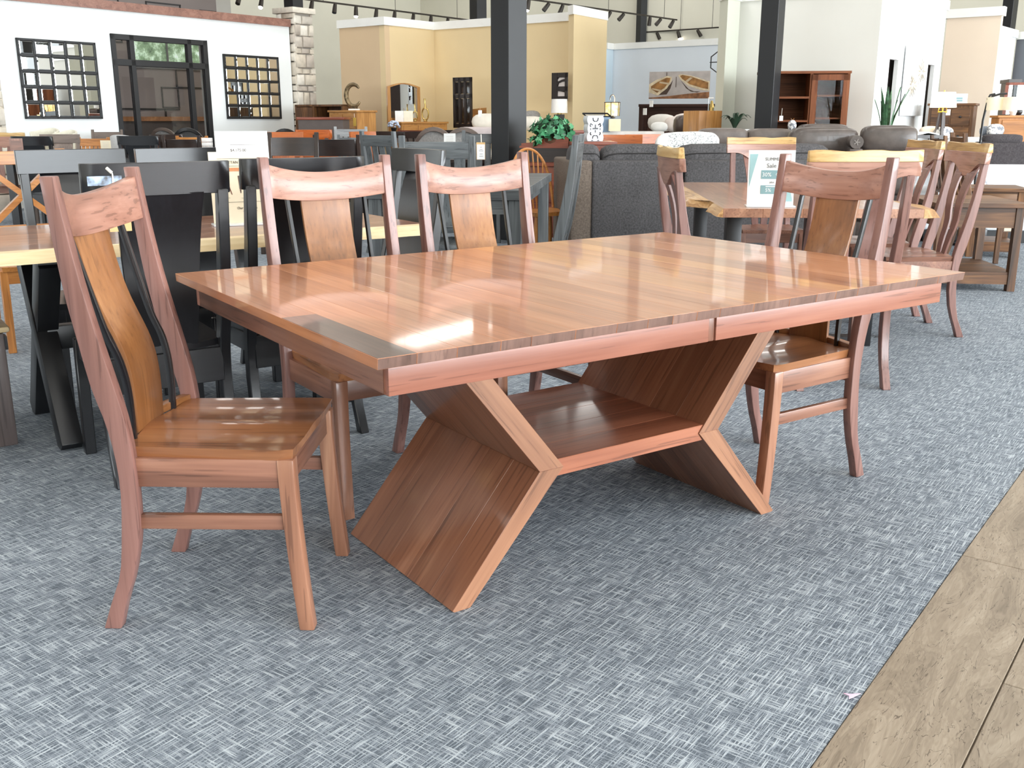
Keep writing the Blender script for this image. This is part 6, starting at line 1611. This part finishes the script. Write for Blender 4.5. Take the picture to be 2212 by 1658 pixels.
# big grey sectional, back to the viewer (local +y is away from us, x to the right)
so = thing('sectional_sofa', 'long charcoal tweed sectional sofa with its back to the viewer', 'sofa', (.64, 8.0, 0), radians(6))
zb_ = at(1350, 347, 8.05).z
for x0, x1 in ((0, .74), (.752, 2.06)):
    MB().bb(x0, x1, 0, .20, .06, zb_).build('back_panel', char, so, bevel=.02, seg=3)
    MB().bb(x0, x1, .18, .95, .06, .42).build('seat_base', char, so, bevel=.02)
MB().bb(-.17, .002, .012, .98, .06, zb_).build('arm', tweed('warm_lit_tweed', (92, 82, 74), (122, 110, 100)), so, bevel=.02, seg=3)['label'] = 'end of the sofa with warm light painted into its tweed'  # warm spotlight on this end is painted into the browner tweed
for k, (x0, x1) in enumerate(((-.15, .10), (.11, .71), (.74, 1.48), (1.50, 2.05))):
    zc = zb_ + .005; c = ((x0 + x1) / 2, .32, zc - .09); MB().cushion(c, (x1 - x0 + .01, .30, .42), 10, 4.5).build('back_cushion', char, so)
    w_ = (x1 - x0) / 2; MB().tube([((x0 + x1) / 2 + (w_ - .012) * s_, .178 + .02 * abs(s_) ** 4, zc + .045 - .03 * abs(s_) ** 6) for s_ in [(-1 + 2 * i / 14) for i in range(15)]], .006, 5).build('piping', piping, so)
    MB().cushion(((x0 + x1) / 2, .62, .47), (x1 - x0, .66, .16), 8, 6).build('seat_cushion', char, so)
for x_ in (.05, .8, 2.0):
    for y_ in (.06, .88): MB().bb(x_ - .03, x_ + .03, y_ - .03, y_ + .03, 0, .06).build('foot', blk, so)
# white accent chair with a sketchy print
skt = NT('sketch_print'); tcn = skt.add('ShaderNodeTexCoord'); f_ = skt.noise(tcn.outputs['Object'], 34, 2, .7, 1.0); g_ = skt.noise(tcn.outputs['Object'], 5, 1)
ln = skt.math('MULTIPLY', skt.math('LESS_THAN', skt.math('ABSOLUTE', skt.math('SUBTRACT', f_, .5)), .03), skt.math('GREATER_THAN', g_, .47)); skt.link(skt.mix(ln, rgb(236, 236, 232), rgb(120, 124, 126)), skt.b.inputs['Base Color']); skt.b.inputs['Roughness'].default_value = .95
ac = thing('accent_chair', 'white accent chair with a sketchy grey print behind the sofa', 'chair', grp_at(1486, 9.6), radians(-4)); z_ = at(1490, 284, 9.5).z
hp = [(-.30, .35), (.30, .35), (.295, z_ - .06), (.24, z_ - .01), (.1, z_), (-.1, z_ - .005), (-.24, z_ - .02), (-.295, z_ - .08)]
MB().prism(hp, (-.08, .08), 'y').build('backrest', skt.m, ac, bevel=.03, seg=3); MB().cushion((0, .35, .38), (.6, .6, .2), 8, 6).build('seat', skt.m, ac)
for sx in (-1, 1): MB().bb(sx * .32 - .04, sx * .32 + .04, 0, .6, .25, .58).build('arm', skt.m, ac, bevel=.02); MB().bb(sx * .26 - .02, sx * .26 + .02, .02, .06, 0, .3).build('leg', espresso('z'), ac); MB().bb(sx * .26 - .02, sx * .26 + .02, .54, .58, 0, .3).build('leg', espresso('z'), ac)
# leather recliners
lth = plain('taupe_leather_dark', (84, 75, 70), .38, mottle=.1, mscale=14, coat=.15, bump=.15)
lth2 = plain('taupe_leather_mid', (104, 94, 88), .45, mottle=.08, mscale=14, bump=.15)
def recliner(label, px, ytop, Y, w, mat, rz=0, headh=.22, arms=True):
    t = thing('recliner', label, 'recliner', grp_at(px, Y), rz, 'leather recliners'); z_ = at(px, ytop, Y).z
    MB().cushion((0, 0, z_ - headh / 2), (w, .26, headh), 12, 4.2).build('headrest', mat, t)
    MB().cushion((0, .04, z_ - headh - .17), (w, .26, .46), 10, 6).build('backrest', mat, t)
    MB().cushion((0, .42, .40), (w, .7, .22), 8, 6).build('seat', mat, t)
    for sx in (-1, 1) if arms else (): MB().cushion((sx * (w / 2 + .09), .34, .42), (.2, .86, .5), 8, 5).build('arm', mat, t)
    MB().bb(-w / 2 + .01, w / 2 - .01, .0, .75, 0, .2).build('base', mat, t, bevel=.02)
    return t
recliner('dark leather recliner with a fat headrest, in front of the hutch', 1779, 274, 9.9, .66, lth, radians(-4), .26, False)
recliner('dark leather headrest just behind the fat one in front of the hutch', 1778, 267, 11.0, .52, lth, 0, .16, False)
recliner('dark leather recliner under the snake plant', 1922, 270, 9.8, .52, lth, radians(-12), .26, False)
recliner('taupe leather seat left of the massive dark recliners, with a low wide top', 1562, 276, 11.3, .55, lth2, 0, .2, False)
recliner('taupe leather seat between the low wide one and the fat headrest', 1664, 277, 11.3, .52, lth2, 0, .2, False)
br = tag(MB().tube([(0, 0, 0), (0, .22, 0)], .062, 14).build('arm_bolster', lth, loc=at(1851, 307, 9.5), rotz=radians(-10), smooth=50), 'round leather arm bolster with a tufted end beside the fat headrest', 'cushion')
st_ = MB(); 
for k in range(5): a = 2 * pi * k / 5; st_.bar((0, -.004, 0), (.03 * cos(a), -.004, .03 * sin(a)), .006)
st_.build('tuft', plain('tuft_light', (150, 142, 136), .5), br)
bs = thing('arm_stand', 'dark padded arm below the round leather bolster', 'arm', (br.location.x, br.location.y, 0), radians(-10)); MB().bb(-.06, .06, .0, .22, 0, br.location.z - .06).build('body', lth, bs, bevel=.01)
# books and pillows on a sofa back at the right
wf = plain('white_fabric', (226, 230, 234), .95, mottle=.03, mscale=50, bump=.2)
ws = thing('sofa', 'white fabric sofa behind the live edge chairs at the right', 'sofa', grp_at(2040, 11.9), radians(6)); z_ = at(2060, 296, 11.9).z
MB().bb(-.4, .45, -.1, .12, .1, z_ - .0).build('backrest', wf, ws, bevel=.03, seg=3); MB().bb(-.4, .45, .1, .8, .1, .45).build('seat', wf, ws, bevel=.03)
for sx in (-.48, .53): MB().bb(sx - .09, sx + .09, -.1, .8, .1, .62).build('arm', wf, ws, bevel=.03)
MB().bb(-.42, .5, -.05, .75, 0, .1).build('base', blk, ws)
bk_ = thing('open_book', 'open white magazine lying beside the dark recliner at the right', 'book', at(1990, 290, 10.4) , radians(20))
for sg in (-1, 1): MB().box((sg * .07, 0, .01), (.14, .2, .012), Matrix.Rotation(sg * .15, 3, 'Y')).build('page_block', white_paper, bk_)
bst = thing('side_table', 'small dark table carrying the open magazine', 'table', (bk_.location.x, bk_.location.y, 0)); hh_ = bk_.location.z - .005
MB().bb(-.18, .18, -.15, .15, hh_ - .03, hh_).build('top', espresso('x'), bst)
for sx in (-1, 1):
    for sy_ in (-1, 1): MB().bb(sx * .15 - .02, sx * .15 + .02, sy_ * .12 - .02, sy_ * .12 + .02, 0, hh_ - .03).build('leg', espresso('z'), bst)
pillow('crumpled white patterned pillow on the white sofa at the right', 2038, 288, 11.65, .24, .15, .12, PATT, .2, .2); pillow('plain pale pillow left of the crumpled patterned one', 2008, 284, 11.75, .24, .12, .12, plain('peach_linen', (238, 222, 204), .9), 0, .3)
# dark recliner at right edge
dg = tweed('dark_grey_fabric', (62, 58, 60), (84, 80, 82))
rc = thing('recliner', 'dark grey fabric recliner with a roll headrest at the right edge', 'recliner', grp_at(2168, 11.45), radians(-6)); zb2 = at(2160, 306, 11.45).z
MB().bb(-.26, .33, -.12, .12, .12, zb2).build('backrest', dg, rc, bevel=.03, seg=3); MB().cushion((.0, -.02, zb2 + .03), (.42, .2, .11), 8, 4).build('headrest', dg, rc); MB().bb(-.26, .33, .1, .75, .12, .42).build('seat', dg, rc, bevel=.04)
for sx in (-.33, .4): MB().bb(sx - .08, sx + .08, -.06, .72, .12, .58).build('arm', dg, rc, bevel=.03)
MB().bb(-.25, .3, -.06, .7, 0, .12).build('base', blk, rc)
pillow('black on white lettered pillow behind the roll headrest', 2150, 281, 11.6, .2, .14, .1, PATT, .1, .3); pillow('blue grey pillow beside the lettered one', 2127, 283, 11.7, .11, .11, .09, plain('blue_grey_cloth', (126, 134, 146), .9), 0, .2)
# pale love seat on the right
ls = thing('sofa', 'pale grey love seat behind the rustic end tables at the right edge', 'sofa', grp_at(2140, 9.9) - Vector((0, 1.35, 0)), radians(-8)); ls.location = Vector((at(2150, 300, 9.6).x + .12, 9.75, 0))
z1_ = at(2130, 366, 10.2).z
MB().bb(-.62, .75, .55, .8, .12, z1_ + .04).build('backrest', wf, ls, bevel=.04, seg=3); MB().bb(-.55, .75, 0, .6, .12, .40).build('seat', wf, ls, bevel=.03); MB().bb(-.72, -.56, -.02, .8, .12, .54).build('arm', wf, ls, bevel=.04, seg=3)
MB().cushion((.2, .5, z1_ - .12), (.9, .2, .3), 8, 4).build('back_cushion', wf, ls); MB().bb(-.6, .7, .05, .75, 0, .12).build('base', blk, ls)
pillow('grey edged pillow at the love seat\'s left end', 2118, 396, 9.85, .24, .24, .1, PATT, .9, .25)
tag(MB().bb(-.05, .05, -.05, .05, 0, .14).build('speaker_box', blk, loc=atz(2113, 524, 0), rotz=.1, bevel=.004), 'small black box on the carpet behind the near end table', 'box')
tk = thing('price_tag', 'dark rimmed card hanging below the smaller rustic end table', 'tag', at(2180, 482, 8.55), 0); MB().bb(-.045, .045, 0, .006, -.075, 0).build('rim', rustic('x'), tk); MB().bb(-.037, .037, -.002, 0, -.067, -.008).build('paper', plain('beige_paper', (206, 192, 170), .8), tk)
